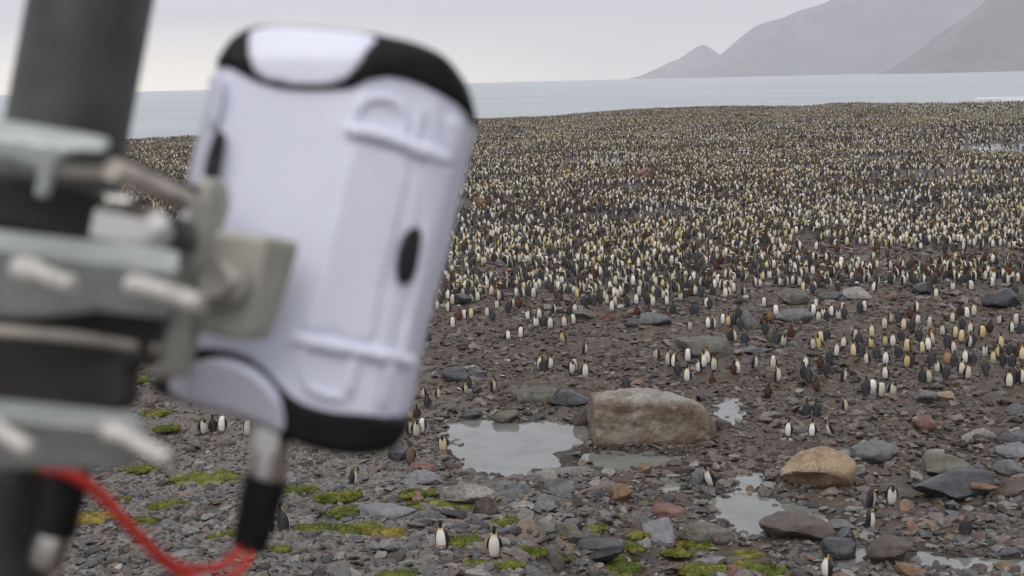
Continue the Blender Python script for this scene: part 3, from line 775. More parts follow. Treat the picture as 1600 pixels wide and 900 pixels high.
def rest_body(voxel, fat=1.0):
    bm = bmesh.new()
    loft(bm, [(Vector((x, 0, z)), Vector((d * (fat if z < .66 else 1 + (fat - 1) * .4), 0, 0)), Vector((0, w * (fat if z < .66 else 1 + (fat - 1) * .4), 0))) for z, x, w, d in RINGS], 20)
    for s in (-1, 1):       # flippers
        P = [(0.01, .118, .575, .03, .026), (.012, .155, .53, .045, .022), (.0, .185, .45, .05, .015), (-.012, .196, .36, .045, .013), (-.03, .198, .27, .032, .012), (-.045, .198, .20, .012, .008)]
        loft(bm, [(Vector((x, s * y * fat, z)), Vector((a, 0, 0)), Vector((0, t_, 0))) for x, y, z, a, t_ in P], 10)
    loft(bm, [(Vector((-.09, 0, .12)), Vector((.03, 0, 0)), Vector((0, .06, 0))), (Vector((-.15, 0, .05)), Vector((.02, 0, 0)), Vector((0, .045, 0))), (Vector((-.19, 0, .012)), Vector((.008, 0, 0)), Vector((0, .03, 0)))], 8)
    bmesh.ops.recalc_face_normals(bm, faces=bm.faces)
    me = bpy.data.meshes.new('tmp'); bm.to_mesh(me); bm.free()
    o = bpy.data.objects.new('tmp', me); COL.objects.link(o)
    m = o.modifiers.new('r', 'REMESH'); m.mode = 'VOXEL'; m.voxel_size = voxel; m.use_smooth_shade = True
    if voxel < .02:
        sm = o.modifiers.new('s', 'SMOOTH'); sm.factor = 0.5; sm.iterations = 2
    ev = o.evaluated_get(bpy.context.evaluated_depsgraph_get()); me2 = bpy.data.meshes.new_from_object(ev)
    V = np.empty(len(me2.vertices) * 3, np.float32); me2.vertices.foreach_get('co', V); V = V.reshape(-1, 3)
    Fc = [tuple(p.vertices) for p in me2.polygons]
    bpy.data.objects.remove(o); bpy.data.meshes.remove(me2); bpy.data.meshes.remove(me)
    return V, Fc
def masks(V):
    x, y, z = V[:, 0], V[:, 1], V[:, 2]
    rz = np.array([r[0] for r in RINGS]); hw = np.interp(z, rz, [r[2] for r in RINGS])
    az = np.arctan2(np.abs(y), x)
    flip = (np.abs(y) > hw + 0.003) & (z > .15) & (z < .6) & (np.abs(y) > .1)
    inner = 1 - sstep(.94, 1.08, az)
    belly = inner * (1 - sstep(.665, .69, z)); belly[flip] = 0
    black = np.exp(-((az - 1.18) / .12) ** 2) * (z < .68) * (z > .12); black[flip] = 0.55
    head = sstep(.69, .715, z); ear = sstep(.85, 1.0, az) * (1 - sstep(1.95, 2.15, az)) * sstep(.70, .715, z) * (1 - sstep(.79, .81, z))
    neckside = sstep(.8, .95, az) * (1 - sstep(1.35, 1.55, az)) * sstep(.645, .665, z) * (1 - sstep(.71, .73, z))
    orange = np.maximum(ear, np.maximum(neckside, inner * sstep(.59, .67, z) * (1 - sstep(.665, .69, z)) * .7))
    orange[flip] = 0
    black = np.maximum(black, head * (1 - ear)); black = np.maximum(black, (1 - sstep(.05, .08, z)) * .8); black *= (1 - neckside)
    belly = belly * (1 - np.clip(black, 0, 1))
    return np.stack([belly, np.clip(black, 0, 1), np.clip(orange, 0, 1), np.ones_like(z)], 1).astype(np.float32)
ARC = np.linspace(0, 1.1, 221)
def bend(V, lean, th2, th3, twist=0.0, sway=0.0):
    if twist:
        V = V.copy(); t = R(twist) * sstep(.64, .76, V[:, 2]); c_, s_ = np.cos(t), np.sin(t); x0 = V[:, 0].copy()
        V[:, 0] = x0 * c_ - V[:, 1] * s_; V[:, 1] = x0 * s_ + V[:, 1] * c_
    q0 = .49 if th2 < -40 else .55
    a = R(lean) * np.ones_like(ARC) + R(th2) * sstep(q0, q0 + .19, ARC) + R(th3) * sstep(.74, .84, ARC)
    ds = ARC[1] - ARC[0]
    cx = np.concatenate([[0], np.cumsum(np.sin(a[:-1]) * ds)]); cz = np.concatenate([[0], np.cumsum(np.cos(a[:-1]) * ds)])
    s = V[:, 2].clip(0, 1.1); A = np.interp(s, ARC, a); CX = np.interp(s, ARC, cx); CZ = np.interp(s, ARC, cz)
    x = V[:, 0]
    return np.stack([CX + x * np.cos(A), V[:, 1] + sway * s * s, CZ - x * np.sin(A)], 1)
def plum(belly, back, orange, name, brown=False):
    def f(nt, b):
        at_ = nt.nodes.new('ShaderNodeAttribute'); at_.attribute_name = 'plumage'
        sp = nt.nodes.new('ShaderNodeSeparateColor'); nt.links.new(at_.outputs['Color'], sp.inputs[0])
        oi = nt.nodes.new('ShaderNodeObjectInfo')
        n = n_noise(nt, 7, 4, 0.7)
        bk = n_ramp(nt, n, [(0.3, tuple(c * .75 for c in back)), (0.7, tuple(c * 1.25 for c in back))])
        bl = n_mix(nt, oi.outputs['Random'], belly[0], belly[1])
        c = n_mix(nt, sp.outputs[0], bk, bl)
        if not brown:
            c = n_mix(nt, sp.outputs[1], c, (0.012, 0.012, 0.014)); c = n_mix(nt, sp.outputs[2], c, orange)
        else:
            c = n_mix(nt, oi.outputs['Random'], c, n_mix(nt, 0.5, c, (0.03, 0.02, 0.015)))
        nt.links.new(c, b.inputs['Base Color'])
        if brown: n_bump(nt, b, n_noise(nt, 40, 3, .7), 1.0, .02)
    return mat(name, rough=0.65 if not brown else .95, spec=0.3 if not brown else .05, build=f)
PM = dict(white=plum(((.73, .71, .65), (.44, .40, .32)), (.040, .040, .043), (.52, .33, .07), 'plumage_white'),
          yellow=plum(((.56, .49, .31), (.54, .42, .20)), (.075, .07, .06), (.52, .33, .07), 'plumage_yellowish'),
          chick=plum(((.115, .055, .035), (.085, .045, .03)), (.09, .046, .03), (.1, .05, .03), 'down_brown', True),
          fawn=plum(((.34, .21, .12), (.30, .18, .10)), (.26, .16, .10), (.1, .05, .03), 'down_fawn', True),
          moult=plum(((.20, .14, .10), (.15, .10, .07)), (.07, .055, .05), (.1, .05, .03), 'plumage_moulting', True),
          dark=plum(((.16, .15, .15), (.14, .13, .13)), (.035, .033, .035), (.1, .05, .03), 'plumage_dark'))
M_bill = mat('bill_black', (.03, .025, .03), .4); M_foot = mat('foot_dark', (.03, .028, .028), .6); M_mand = mat('bill_orange', (.6, .22, .08), .4)
def bill_bm(off=0):
    bm = bmesh.new()
    loft(bm, [(Vector((.055, 0, .835)), Vector((0, .016, 0)), Vector((0, 0, .017))), (Vector((.09, 0, .838)), Vector((0, .011, 0)), Vector((0, 0, .012))), (Vector((.135, 0, .836)), Vector((0, .007, 0)), Vector((0, 0, .008))), (Vector((.168, 0, .824)), Vector((0, .003, 0)), Vector((0, 0, .003)))], 8)
    return bm
def foot_bm(s):
    bm = bmesh.new(); y = s * .055
    loft(bm, [(Vector((-.01, y, .06)), Vector((.022, 0, 0)), Vector((0, .022, 0))), (Vector((.0, y, .02)), Vector((.026, 0, 0)), Vector((0, .024, 0))), (Vector((.01, y, .0)), Vector((.03, 0, 0)), Vector((0, .03, 0)))], 8)
    for a in (-.35, 0, .35):
        d = Vector((math.cos(a), math.sin(a), 0)); q = Vector((-d.y, d.x, 0))
        loft(bm, [(Vector((.0, y, .012)), q * .014, Vector((0, 0, .012))), (Vector((.0, y, .010)) + d * .06, q * .012, Vector((0, 0, .009))), (Vector((.0, y, .004)) + d * .095, q * .005, Vector((0, 0, .004)))], 6)
    return bm
def bm_arr(bm):
    bm.verts.ensure_lookup_table(); V = np.array([v.co[:] for v in bm.verts], np.float32); bm.verts.index_update()
    Fc = [tuple(v.index for v in f.verts) for f in bm.faces]; bm.free(); return V, Fc
POSE = dict(u=(0, 0, 0), k=(-3, -6, -22), w=(11, -8, 4), n=(4, 95, 62), h=(2, -100, -50), d=(6, 62, 40), s=(22, 10, 20), t=(-2, -4, -8, 70), q=(1, 6, 2, -65), x=(9, 30, 30, 25))
HI = rest_body(.0135); LO = rest_body(.03); HIF = rest_body(.0135, 1.16); LOF = rest_body(.03, 1.16)
HIm, LOm, HIFm, LOFm = masks(HI[0]), masks(LO[0]), masks(HIF[0]), masks(LOF[0])
BILL = bm_arr(bill_bm()); FEET = [bm_arr(foot_bm(-1)), bm_arr(foot_bm(1))]
cache = {}
def pbody(pose, colr, lo=False):
    key = (pose, colr, lo)
    if key in cache: return cache[key]
    fat = colr in ('chick', 'fawn'); src_ = (LOF if lo else HIF) if fat else (LO if lo else HI); mk = (LOFm if lo else HIFm) if fat else (LOm if lo else HIm)
    V = src_[0].copy(); Fc = list(src_[1]); nb = len(V); mm = [0] * len(Fc); M_ = mk
    if fat:      # short fluffy down
        for i in range(nb):
            p = Vector(V[i]); V[i] = p + (p - Vector((0, 0, p.z))).normalized() * (.018 * mnoise.noise(p * 14))
    V = bend(V, *POSE[pose])
    if lo:
        bb = bend(BILL[0], *POSE[pose]); Fc += [tuple(i + len(V) for i in f) for f in BILL[1]]; mm += [1] * len(BILL[1]); V = np.concatenate([V, bb])
        for fv, ff in FEET: Fc += [tuple(i + len(V) for i in f) for f in ff]; mm += [1] * len(ff); V = np.concatenate([V, fv])
        M_ = np.concatenate([M_, np.zeros((len(V) - nb, 4), np.float32)])
    me = mesh_np('penguin_%s' % colr, V, Fc, [PM[colr], M_bill], fm=mm)
    a = me.attributes.new('plumage', 'FLOAT_COLOR', 'POINT'); a.data.foreach_set('color', M_.ravel())
    cache[key] = me; return me
def pbill(pose):
    key = ('bill', pose)
    if key not in cache: cache[key] = mesh_np('bill', bend(BILL[0], *POSE[pose]), BILL[1], [M_bill])
    return cache[key]
FOOTM = [mesh_np('foot', v, f, [M_foot]) for v, f in FEET]

# picture x, feet y, view (F to viewer, B back, L/R in profile, l/r three-quarter), pose, colour, [own label], [pixel height]
PG = [
 (317,680,'r','n','white','penguin bowing its yellow-marked head, left of a dark penguin under the gland',30),
 (334,677,'B','u','dark','dark-backed penguin between two white ones under the white case',31),
 (347,677,'F','h','white','all-white upright penguin with its head tucked away, under the white case',31),
 (388,683,'F','h','white','white penguin half hidden by the metal cable gland',28),
 (551,770,'R','d','white','lone penguin bending forward on gravel above the green moss cushions',28),
 (421,833,'l','u','white','penguin partly hidden behind the black cable boot',44),
 (445,837,'b','k','white','grey-backed penguin standing just right of the black cable boot',54),
 (693,863,'l','u','white','yellow-chested penguin facing the viewer in front of the long beige boulder',50),
 (773,882,'F','u','white','clean white-bellied penguin nearest the viewer, standing on bare gravel',54),
 (1292,902,'l','k','white','penguin with raised orange head cut by the bottom edge below the winding pool',44),
 (1359,798,'R','n','white','black and white penguin bowing, directly behind another at the pool',34),
 (1392,791,'F','n','white','preening penguin with bright yellow nape, right of the pair at the pool',36),
 (1358,832,'R','d','white','penguin standing in shallow water in front of a bowing one',38),
 (1508,846,'B','d','dark','almost black penguin alone in the shallow water bottom right',36),
 (1114,762,'l','s','white','penguin stepping between the stones beside the grey block, head bowed',46),
 (693,697,'l','n','yellow','penguin with orange nape preening at the left shore of the main pool',30),
 (642,726,'F','k','moult','scruffy brown moulting penguin standing left of the main pool',42),
 (629,662,'F','h','white','white penguin at the black housing edge left of the pool',30),
 (640,681,'r','u','white','white-fronted penguin turned right in the tight group left of the pool',27),
 (650,683,'F','n','white','preening white penguin at the front of the tight group left of the pool',30),
 (660,679,'F','h','white','white penguin at the right side of the tight group left of the pool',28),
 (652,656,'B','u','moult','brown-headed penguin at the back of the tight group left of the pool',22),
 (641,654,'F','n','yellow','yellowish preening penguin at the back of the tight group left of the pool',22),
 (668,641,'B','u','white','grey-backed penguin between the tight group and two white penguins',20),
 (664,624,'l','n','white','white penguin bowing left, above the tight group',20),
 (684,629,'r','n','yellow','yellow-naped preening penguin right of the bowing white one',21),
 (726,617,'r','n','white','black and white penguin preening in front of a dark one',20),
 (733,607,'B','u','white','dark-backed penguin standing beside the dark rounded boulder by the housing',20),
 (770,613,'r','u','white','single penguin in profile showing white side, left of the green-brown boulder',27),
 (978,611,'B','d','white','hunched grey penguin standing just behind the huge boulder',22),
 (1199,626,'F','u','chick','lone red-brown chick right of the small pool behind the huge boulder',28),
 (1260,651,'B','u','white','left one of two dark-backed penguins standing side by side',30),
 (1276,651,'B','u','white','right one of two dark-backed penguins standing side by side',30),
 (1232,683,'l','k','white','grey penguin with head raised behind the large tan boulder',32),
 (1269,685,'l','u','white','penguin seen from behind with white flank, right above the large tan boulder',30),
 (1301,682,'l','s','white','penguin leaning left, rightmost of three above the large tan boulder',28),
 (1320,643,'r','u','white','penguin half turned right, alone on mud below the large cluster',26),
 (1352,622,'B','u','white','dark-backed penguin of a pair below the large cluster, left one',31),
 (1363,619,'F','h','white','white penguin of a pair below the large cluster, right one',30),
 (1377,622,'F','h','white','cream-white penguin beside a preening one, below the large cluster',27),
 (1393,624,'r','n','white','black and white preening penguin, rightmost of the small group below the cluster',27),
 (1384,594,'F','u','white','upright white-fronted penguin behind two others below the large cluster',27),
 (1576,613,'F','u','white','white-fronted penguin at the right edge, foremost of the large cluster',30),
 (1275,610,'F','u','chick','dark red-brown chick standing left below the large cluster',27),
 (1113,601,'F','u','chick','red-brown chick in front of the smooth tan-green boulder',24),
 (1146,589,'F','u','chick','red-brown chick pressed against a white-fronted penguin',21),
]
AUTO = """670,494,F,u,w;683,489,F,u,w;688,483,F,u,c;701,491,l,u,w;708,482,F,h,w;735,475,r,n,w;717,500,F,u,c;726,499,F,h,w;736,499,F,h,y;762,496,F,u,w;770,500,B,u,w;777,485,F,d,w;794,492,B,u,w;801,482,r,u,w;
810,483,F,u,c;826,500,l,n,w;842,500,F,u,w;838,512,F,n,w;849,511,B,u,w;860,514,F,u,w;865,492,R,u,w;872,488,B,u,w;874,478,F,u,c;882,514,F,u,w;896,509,F,h,w;890,494,B,u,w;899,492,F,u,w;834,468,F,h,w;807,466,F,u,w;812,462,B,u,w;
768,466,F,u,w;922,478,B,u,w;928,481,B,u,w;938,480,B,u,w;944,472,F,u,w;950,481,l,u,w;957,492,F,u,w;922,456,F,h,w;930,457,F,u,y;898,460,F,u,w;888,462,B,u,w;883,456,F,u,w;873,455,F,h,w;856,458,B,u,w;861,459,B,u,w;
668,535,F,u,c;707,515,F,h,w;794,532,r,u,w;814,529,F,h,w;882,540,l,s,y;913,552,r,n,w;845,577,l,u,w;849,580,B,u,w;858,576,r,u,w;893,582,r,n,w;898,580,F,h,w;914,591,F,u,w;
995,495,F,u,c;1013,494,F,u,c;1040,498,F,u,c;1051,492,B,u,w;1078,514,F,d,w;1107,511,F,u,w;1115,513,r,u,w;1129,511,F,h,w;1138,511,F,u,y;1145,508,B,u,w;1154,498,B,u,w;1157,514,B,u,w;1147,538,r,u,w;1141,537,B,u,w;1164,541,B,u,w;1194,484,F,h,w;1193,516,F,u,c;
1203,503,F,u,f;1213,498,F,h,w;1196,525,B,u,w;1213,542,B,u,w;1223,544,F,n,w;1236,531,B,u,c;1104,481,F,u,w;1109,484,B,u,w;1113,462,R,u,w;1132,457,F,h,w;1147,457,F,h,w;1162,462,r,n,w;1082,492,B,u,w;1087,489,B,u,w;1080,461,F,u,c;1064,470,l,n,w;
1270,494,F,h,w;1276,484,F,u,w;1278,505,F,u,w;1270,549,F,u,w;1279,548,F,u,y;1256,458,F,h,y;1270,461,B,u,w;1026,563,l,n,w;1046,577,l,u,w;1054,579,l,u,w;1059,591,B,u,w;1074,597,F,u,w;1075,571,F,h,w;1093,584,l,n,w;1099,579,r,u,w;1105,573,F,u,w;1115,583,F,u,w;
1152,587,F,u,w;1178,585,r,d,w;1208,579,F,h,w;1215,599,r,u,w;1256,592,B,u,w;1264,597,B,u,w;1258,586,F,u,w;965,467,F,u,w;962,482,F,u,w;995,479,F,u,w;999,464,F,h,w;1020,479,F,u,w;1020,463,F,u,w;1042,479,F,u,w;1043,466,F,u,w;1036,453,F,u,y;1044,454,F,h,y;
980,482,B,u,w;1008,468,B,u,w;1028,470,B,u,w;1068,459,B,u,w;1286,496,F,n,w;1291,501,B,u,w;1300,495,l,u,w;1310,501,F,n,w;1319,499,B,u,w;1316,488,F,h,w;1343,492,B,u,w;1351,491,F,h,w;1382,516,F,u,w;1392,506,F,n,w;1404,508,B,u,w;1412,517,F,u,y;1422,500,F,u,c;
1431,490,r,u,w;1433,508,F,u,w;1424,521,B,u,w;1453,514,F,h,w;1456,525,F,u,f;1474,526,l,u,w;1489,508,F,u,w;1499,500,F,u,c;1510,503,F,h,w;1521,497,F,u,w;1492,528,F,h,y;1502,537,F,h,y;1503,516,B,u,w;1516,521,F,u,w;1534,530,F,h,y;1520,539,B,u,w;1546,521,F,u,c;
1562,509,l,n,w;1580,521,r,u,w;1588,508,F,h,w;1594,522,B,u,w;1563,546,r,u,y;1283,543,F,h,y;1292,535,B,u,w;1318,548,F,u,w;1336,534,F,u,w;1342,541,B,u,w;1362,530,F,u,y;1306,561,F,u,w;1296,571,B,u,w;1334,559,F,u,y;1346,559,B,u,w;1360,547,r,n,y;1370,559,B,u,w;
1384,541,F,u,y;1395,543,F,u,w;1408,535,B,u,w;1384,567,F,u,w;1404,565,B,u,w;1417,553,F,h,y;1416,575,F,u,y;1423,573,B,u,w;1356,573,l,d,w;1441,553,F,h,y;1450,552,F,u,w;1436,537,B,u,w;1456,541,r,u,w;1480,545,B,u,w;1490,555,F,u,w;1456,573,B,u,w;1441,603,B,u,w;
1450,601,r,u,w;1466,583,l,n,w;1477,599,B,d,w;1480,569,F,u,f;1490,577,B,u,w;1502,588,F,u,w;1510,595,r,u,w;1508,571,F,u,w;1520,571,B,u,w;1512,541,r,u,w;1538,555,F,n,w;1552,571,F,u,y;1561,559,l,n,y;1540,593,B,u,w;1566,577,B,u,w;1580,581,B,u,w;1584,606,B,u,w;
1594,607,r,u,w;1597,569,F,u,y;1578,561,B,u,w;1590,561,B,u,c;1317,599,r,n,w;1292,593,B,u,w;1281,579,F,u,c;1462,470,F,u,w;1518,442,F,h,w;1586,459,B,u,w;1590,446,F,h,w;1552,442,F,u,w;1395,446,F,u,w;1330,440,F,u,w;1242,432,F,h,w;1330,452,B,u,w"""
CC = dict(w='white', y='yellow', c='chick', f='fawn', m='moult')
YAW = dict(F=-90, B=90, L=180, R=0, l=-125, r=-45, b=55)
VW = dict(F='facing the viewer', B='seen from behind', L='in profile', R='in profile', l='turned slightly left', r='turned slightly right')
PW = dict(u='', n='preening ', h='head-tucked ', k='', s='leaning ', d='bowing ', w='', t='', q='', x='')
def add_penguin(px, py, view, pose, colr, label=None, hpx=None, parts=True, group='king penguins standing on the beach'):
    x, y = at(px, py); D = math.sqrt(x * x + y * y + (CAMZ - float(base(x, y))) ** 2)
    z = h1(x, y); scl = 1.0
    if hpx:
        th = {'u': .9, 'k': .93, 'w': .88, 'n': .74, 'h': .76, 'd': .80, 's': .84}.get(pose, .9)
        scl = min(max(hpx * D / F / th, .85), 1.12)
    else: scl = random.uniform(.98, 1.12)
    if colr in ('chick', 'fawn'): scl *= .92
    yaw = math.atan2(-x, y) + R(YAW[view] + random.uniform(-22, 22))
    if parts:
        o = bpy.data.objects.new('penguin', None); COL.objects.link(o)
        link('body', pbody(pose, colr), o); link('bill', pbill(pose), o)
        for f in FOOTM: link('foot', f, o)
    else:
        o = link('penguin', pbody(pose, colr, True))
    o.location = (x, y, z - .005); o.rotation_euler = (random.gauss(0, .035), random.gauss(0, .03), yaw); o.scale = (scl * random.uniform(.93, 1.07), scl * random.uniform(.93, 1.07), scl)
    props(o, label, 'penguin', group); return o
pitems = []; taken = []
for q in PG:
    add_penguin(q[0], q[1], q[2], q[3], q[4], q[5], q[6]); taken.append((q[0], q[1]))
for t_ in AUTO.replace('\n', '').split(';'):
    a, b_, v_, p_, c_ = t_.split(',')
    if p_ == 'u' and c_ in 'wy': p_ = random.choice('uuktqtqxw')
    a = float(a); b_ = float(b_); c_ = CC[c_]
    kind_ = {'white': 'penguin', 'yellow': 'yellowish penguin', 'chick': 'brown chick', 'fawn': 'pale brown chick'}[c_]
    vw = VW[v_] if c_ in ('white', 'yellow') else ''
    lab = ('%s%s %s %s' % (PW[p_], kind_, vw, where(a, b_))).replace('  ', ' ')
    o = add_penguin(a, b_, v_, p_, c_, lab, None, parts=b_ > 530); pitems.append([o, lab, a]); taken.append((a, b_))
# front rows of the dense colony, up to 300 in all
n_left = 300 - len(taken); tries = 0
ROWLAB = {'white': 'small white-fronted penguin in the front rows of the dense colony', 'B': 'small dark-backed penguin in the front rows of the dense colony', 'yellow': 'small yellowish penguin in the front rows of the dense colony'}
while n_left > 0 and tries < 5000:
    tries += 1
    a = random.uniform(690, 1600); b_ = random.uniform(434, 452) + (6 if a < 950 else 0)
    if any(abs(a - c) < 6 and abs(b_ - d) < 4 for c, d in taken): continue
    v_ = random.choice('FFFBBlr'); c_ = random.choice(['white'] * 6 + ['yellow']); p_ = random.choice('utqxhnk')
    lab = 'small %s penguin %s' % ('dark-backed' if v_ == 'B' else 'pale-fronted', where(a, b_))
    o = add_penguin(a, b_, v_, p_, c_, lab, None, parts=False, group='penguins in the front rows of the dense colony'); taken.append((a, b_)); n_left -= 1; pitems.append([o, lab, a])
dedupe(pitems, '')

# the rest of the colony: too many to count
def crowd():
    kinds = [('t', 'white'), ('h', 'white'), ('n', 'white'), ('q', 'yellow'), ('h', 'yellow'), ('u', 'chick'), ('x', 'white'), ('k', 'white')]
    objs = [bpy.data.objects.new('penguin_shape_%s' % 'abcdefgh'[i], pbody(p, c, True)) for i, (p, c) in enumerate(kinds)]
    coll = source_collection('penguin_shapes', objs)
    cell = 0.92; xs = np.arange(-500, 500, cell); ysn = np.arange(80, 820, cell)
    X, Y = np.meshgrid(xs, ysn); X = X.ravel(); Y = Y.ravel()
    X = X + rng.uniform(-.5, .5, X.shape) * cell; Y = Y + rng.uniform(-.5, .5, Y.shape) * cell
    m = (np.abs(X / Y) < 0.60) & (Y < shore(X, Y) - 1); X, Y = X[m], Y[m]
    # picture row of each spot: the front edge of the colony is uneven
    cl = fbm(X / 9, Y / 14, 91, 3); cl2 = fbm(X / 30, Y / 40, 92, 2)
    edge = 88 + 8 * (fbm(X / 12, Y * 0, 93, 2) - .5) * 2 + 6 * sstep(.1, .2, X / Y)
    d = 0.92 * sstep(0.28, 0.45, cl) * (0.62 + .65 * sstep(.35, .6, cl2)) + 0.10
    d *= sstep(edge, edge + 10, Y)
    # barer soil on the far right and round the two far pools
    d *= 1 - .72 * sstep(.19, .25, X / Y) * sstep(262, 285, Y) * (1 - sstep(365, 395, Y))
    d *= 1 - .8 * sstep(.24, .29, X / Y) * sstep(425, 450, Y)
    for w, zl in pools:
        if w[:, 1].mean() > 150:
            sd_ = sdist(X, Y, w); d = np.where(sd_ < 1.5, d * .07, d)
    for bx, by, wx, wy in boul_xy:
        if by > 100: d = np.where(((X - bx) / (wx + .6)) ** 2 + ((Y - by) / (wy + .8)) ** 2 < 1, 0, d)
    d = d * (1 + .4 * sstep(300, 500, Y))
    k = rng.random(len(X)) < d; X, Y = X[k], Y[k]; n = len(X)
    Z = height(X, Y)
    yawc = fbm(X / 25, Y / 25, 95, 2) * 6.28 * 1.5
    ry = rng.random(n)
    yaw = np.where(ry < .30, -math.pi / 2 + rng.normal(0, .7, n), np.where(ry < .62, math.pi / 2 + rng.normal(0, .9, n), yawc + rng.normal(0, .8, n)))
    yl = sstep(.5, .66, fbm(X / 14, Y / 14, 96, 2)); br = sstep(.60, .72, fbm(X / 18, Y / 18, 97, 2))
    r1 = rng.random(n); r2 = rng.random(n)
    idx = np.select([r1 < .25, r1 < .45, r1 < .6, r1 < .8], [0, 1, 2, 6], 7)
    idx = np.where(r2 < .05 + .34 * yl, np.where(r1 < .6, 3, 4), idx)
    idx = np.where(rng.random(n) < .02 + .14 * br, 5, idx)
    s = rng.normal(1.07, .05, n)
    scatter('colony_of_penguins', np.stack([X, Y, Z], 1), np.stack([np.zeros(n), rng.normal(0, .04, n), yaw], 1), np.stack([s * 1.06, s * 1.06, s], 1), idx, coll,
            label='dense colony of thousands of penguins covering the beach up to the sea')
    print('crowd', n)
crowd()
#PART3
# ------------------------------------------------------------------ the camera case on its mast (close to the viewer)
def dv(px, py, D):
    """a point seen at picture (px, py), D metres in front of the viewer"""
    return CM @ Vector(((px - 800) / F * D, -(py - 450) / F * D, -D))
def catmull(P, n=6, closed=True):
    out = []; m = len(P)
    for i in range(m if closed else m - 1):
        if closed: p0, p1, p2, p3 = P[i - 1], P[i], P[(i + 1) % m], P[(i + 2) % m]
        else: p0, p1, p2, p3 = P[max(i - 1, 0)], P[i], P[i + 1], P[min(i + 2, m - 1)]
        for k in range(n):
            t = k / n
            out.append(tuple(0.5 * ((2 * b) + (-a + c) * t + (2 * a - 5 * b + 4 * c - d) * t * t + (-a + 3 * b - 3 * c + d) * t ** 3) for a, b, c, d in zip(p0, p1, p2, p3)))
    if not closed: out.append(tuple(P[-1]))
    return out
def slab(name, poly, parent, m, D, front, thick, r=12, smooth=True, grid=7, sub=5):
    """plate with its real outline: front(px,py) = metres it stands towards the viewer, thick = metres deep"""
    P = catmull(poly, sub) if smooth else [tuple(p) for p in poly]
    pa = np.array(P); xs = np.arange(pa[:, 0].min() + grid / 2, pa[:, 0].max(), grid); ys = np.arange(pa[:, 1].min() + grid / 2, pa[:, 1].max(), grid)
    X, Y = np.meshgrid(xs, ys); X = X.ravel(); Y = Y.ravel(); sd = sdist(X, Y, pa)
    # inner rings give the rounded edge enough points
    k = sd < -2.2; pts = [Vector(p) for p in P] + [Vector((a, b)) for a, b in zip(X[k], Y[k])]
    n0 = len(P); vs, es, fs, *_ = geometry.delaunay_2d_cdt(pts, [(i, (i + 1) % n0) for i in range(n0)], [], 1, 1e-5)
    A = np.array([v[:] for v in vs]); dd = np.abs(sdist(A[:, 0], A[:, 1], pa)); kk = D / F
    V = []; wd = []
    for (a, b), d in zip(A, dd):
        q = min(d, r); drop = (r - math.sqrt(max(r * r - (r - q) ** 2, 0))) * kk
        w = front(a, b) - drop; V.append(dv(a, b, D - w)); wd.append(w)
    cnt_ = {}
    for f in fs:
        for i in range(3):
            e_ = (f[i], f[(i + 1) % 3]); cnt_[frozenset(e_)] = cnt_.get(frozenset(e_), 0) + 1
    n = len(V); Fc = [tuple(f) for f in fs]; N_ = (CM.to_3x3() @ Vector((0, 0, -1)))
    V2 = [v + N_ * thick for v in V]
    Fc += [tuple(i + n for i in f[::-1]) for f in fs]
    for f in fs:
        for i in range(3):
            a, b = f[i], f[(i + 1) % 3]
            if cnt_[frozenset((a, b))] == 1: Fc.append((b, a, a + n, b + n))
    o0 = Vector(parent.location) if parent else V[0]
    me = mesh_np(name, [tuple(v - o0) for v in V + V2], Fc, [m])
    try: me.set_sharp_from_angle(angle=R(50))
    except Exception: pass
    return link(name, me, parent)
def tube(name, pts, rad, parent, m, seg=20, cap=True, flat=(1, 1)):
    """pts: world points; rad: metres (number or list)"""
    bm = bmesh.new(); n = len(pts); rows = []; o0 = Vector((0, 0, 0)); q_ = parent
    while q_: o0 = o0 + q_.location; q_ = q_.parent
    up = None
    for i, p in enumerate(pts):
        t = (pts[min(i + 1, n - 1)] - pts[max(i - 1, 0)]).normalized()
        if up is None: up = t.cross(CM.to_3x3() @ Vector((0, 0, 1))); up = up.normalized() if up.length > .1 else t.orthogonal().normalized()
        up = (up - t * up.dot(t)).normalized(); v = t.cross(up); r_ = rad[i] if isinstance(rad, (list, tuple)) else rad
        rows.append([bm.verts.new(p - o0 + up * r_ * flat[0] * math.cos(2 * math.pi * j / seg) + v * r_ * flat[1] * math.sin(2 * math.pi * j / seg)) for j in range(seg)])
    for a, b in zip(rows, rows[1:]):
        for j in range(seg): bm.faces.new((a[j], a[(j + 1) % seg], b[(j + 1) % seg], b[j]))
    bm.faces.new(rows[0][::-1]); bm.faces.new(rows[-1]); bmesh.ops.recalc_face_normals(bm, faces=bm.faces)
    for f in bm.faces: f.smooth = True
    me = bpy.data.meshes.new(name); bm.to_mesh(me); bm.free(); me.materials.append(m)
    try: me.set_sharp_from_angle(angle=R(45))
    except Exception: pass
    return link(name, me, parent)
def box_px(name, quad, D, thick, parent, m, bev=.0015):
    """block whose front face has these four picture corners"""
    N_ = (CM.to_3x3() @ Vector((0, 0, -1))); o0 = Vector(parent.location)
    fr = [dv(a, b, d if d else D) for a, b, d in [(q + (None,))[:3] if len(q) == 2 else q for q in quad]]
    bm = bmesh.new(); a = [bm.verts.new(p - o0) for p in fr]; b = [bm.verts.new(p - o0 + N_ * thick) for p in fr]
    bm.faces.new(a); bm.faces.new(b[::-1])
    for i in range(4): bm.faces.new((a[(i + 1) % 4], a[i], b[i], b[(i + 1) % 4]))
    bmesh.ops.recalc_face_normals(bm, faces=bm.faces)
    if bev: bmesh.ops.bevel(bm, geom=list(bm.edges), offset=bev, segments=2, affect='EDGES')
    me = bpy.data.meshes.new(name); bm.to_mesh(me); bm.free(); me.materials.append(m); return link(name, me, parent)
def thing(name, p, label, cat, group=None):
    o = bpy.data.objects.new(name, None); COL.objects.link(o); o.location = p
    o.empty_display_size = .02; return props(o, label, cat, group)

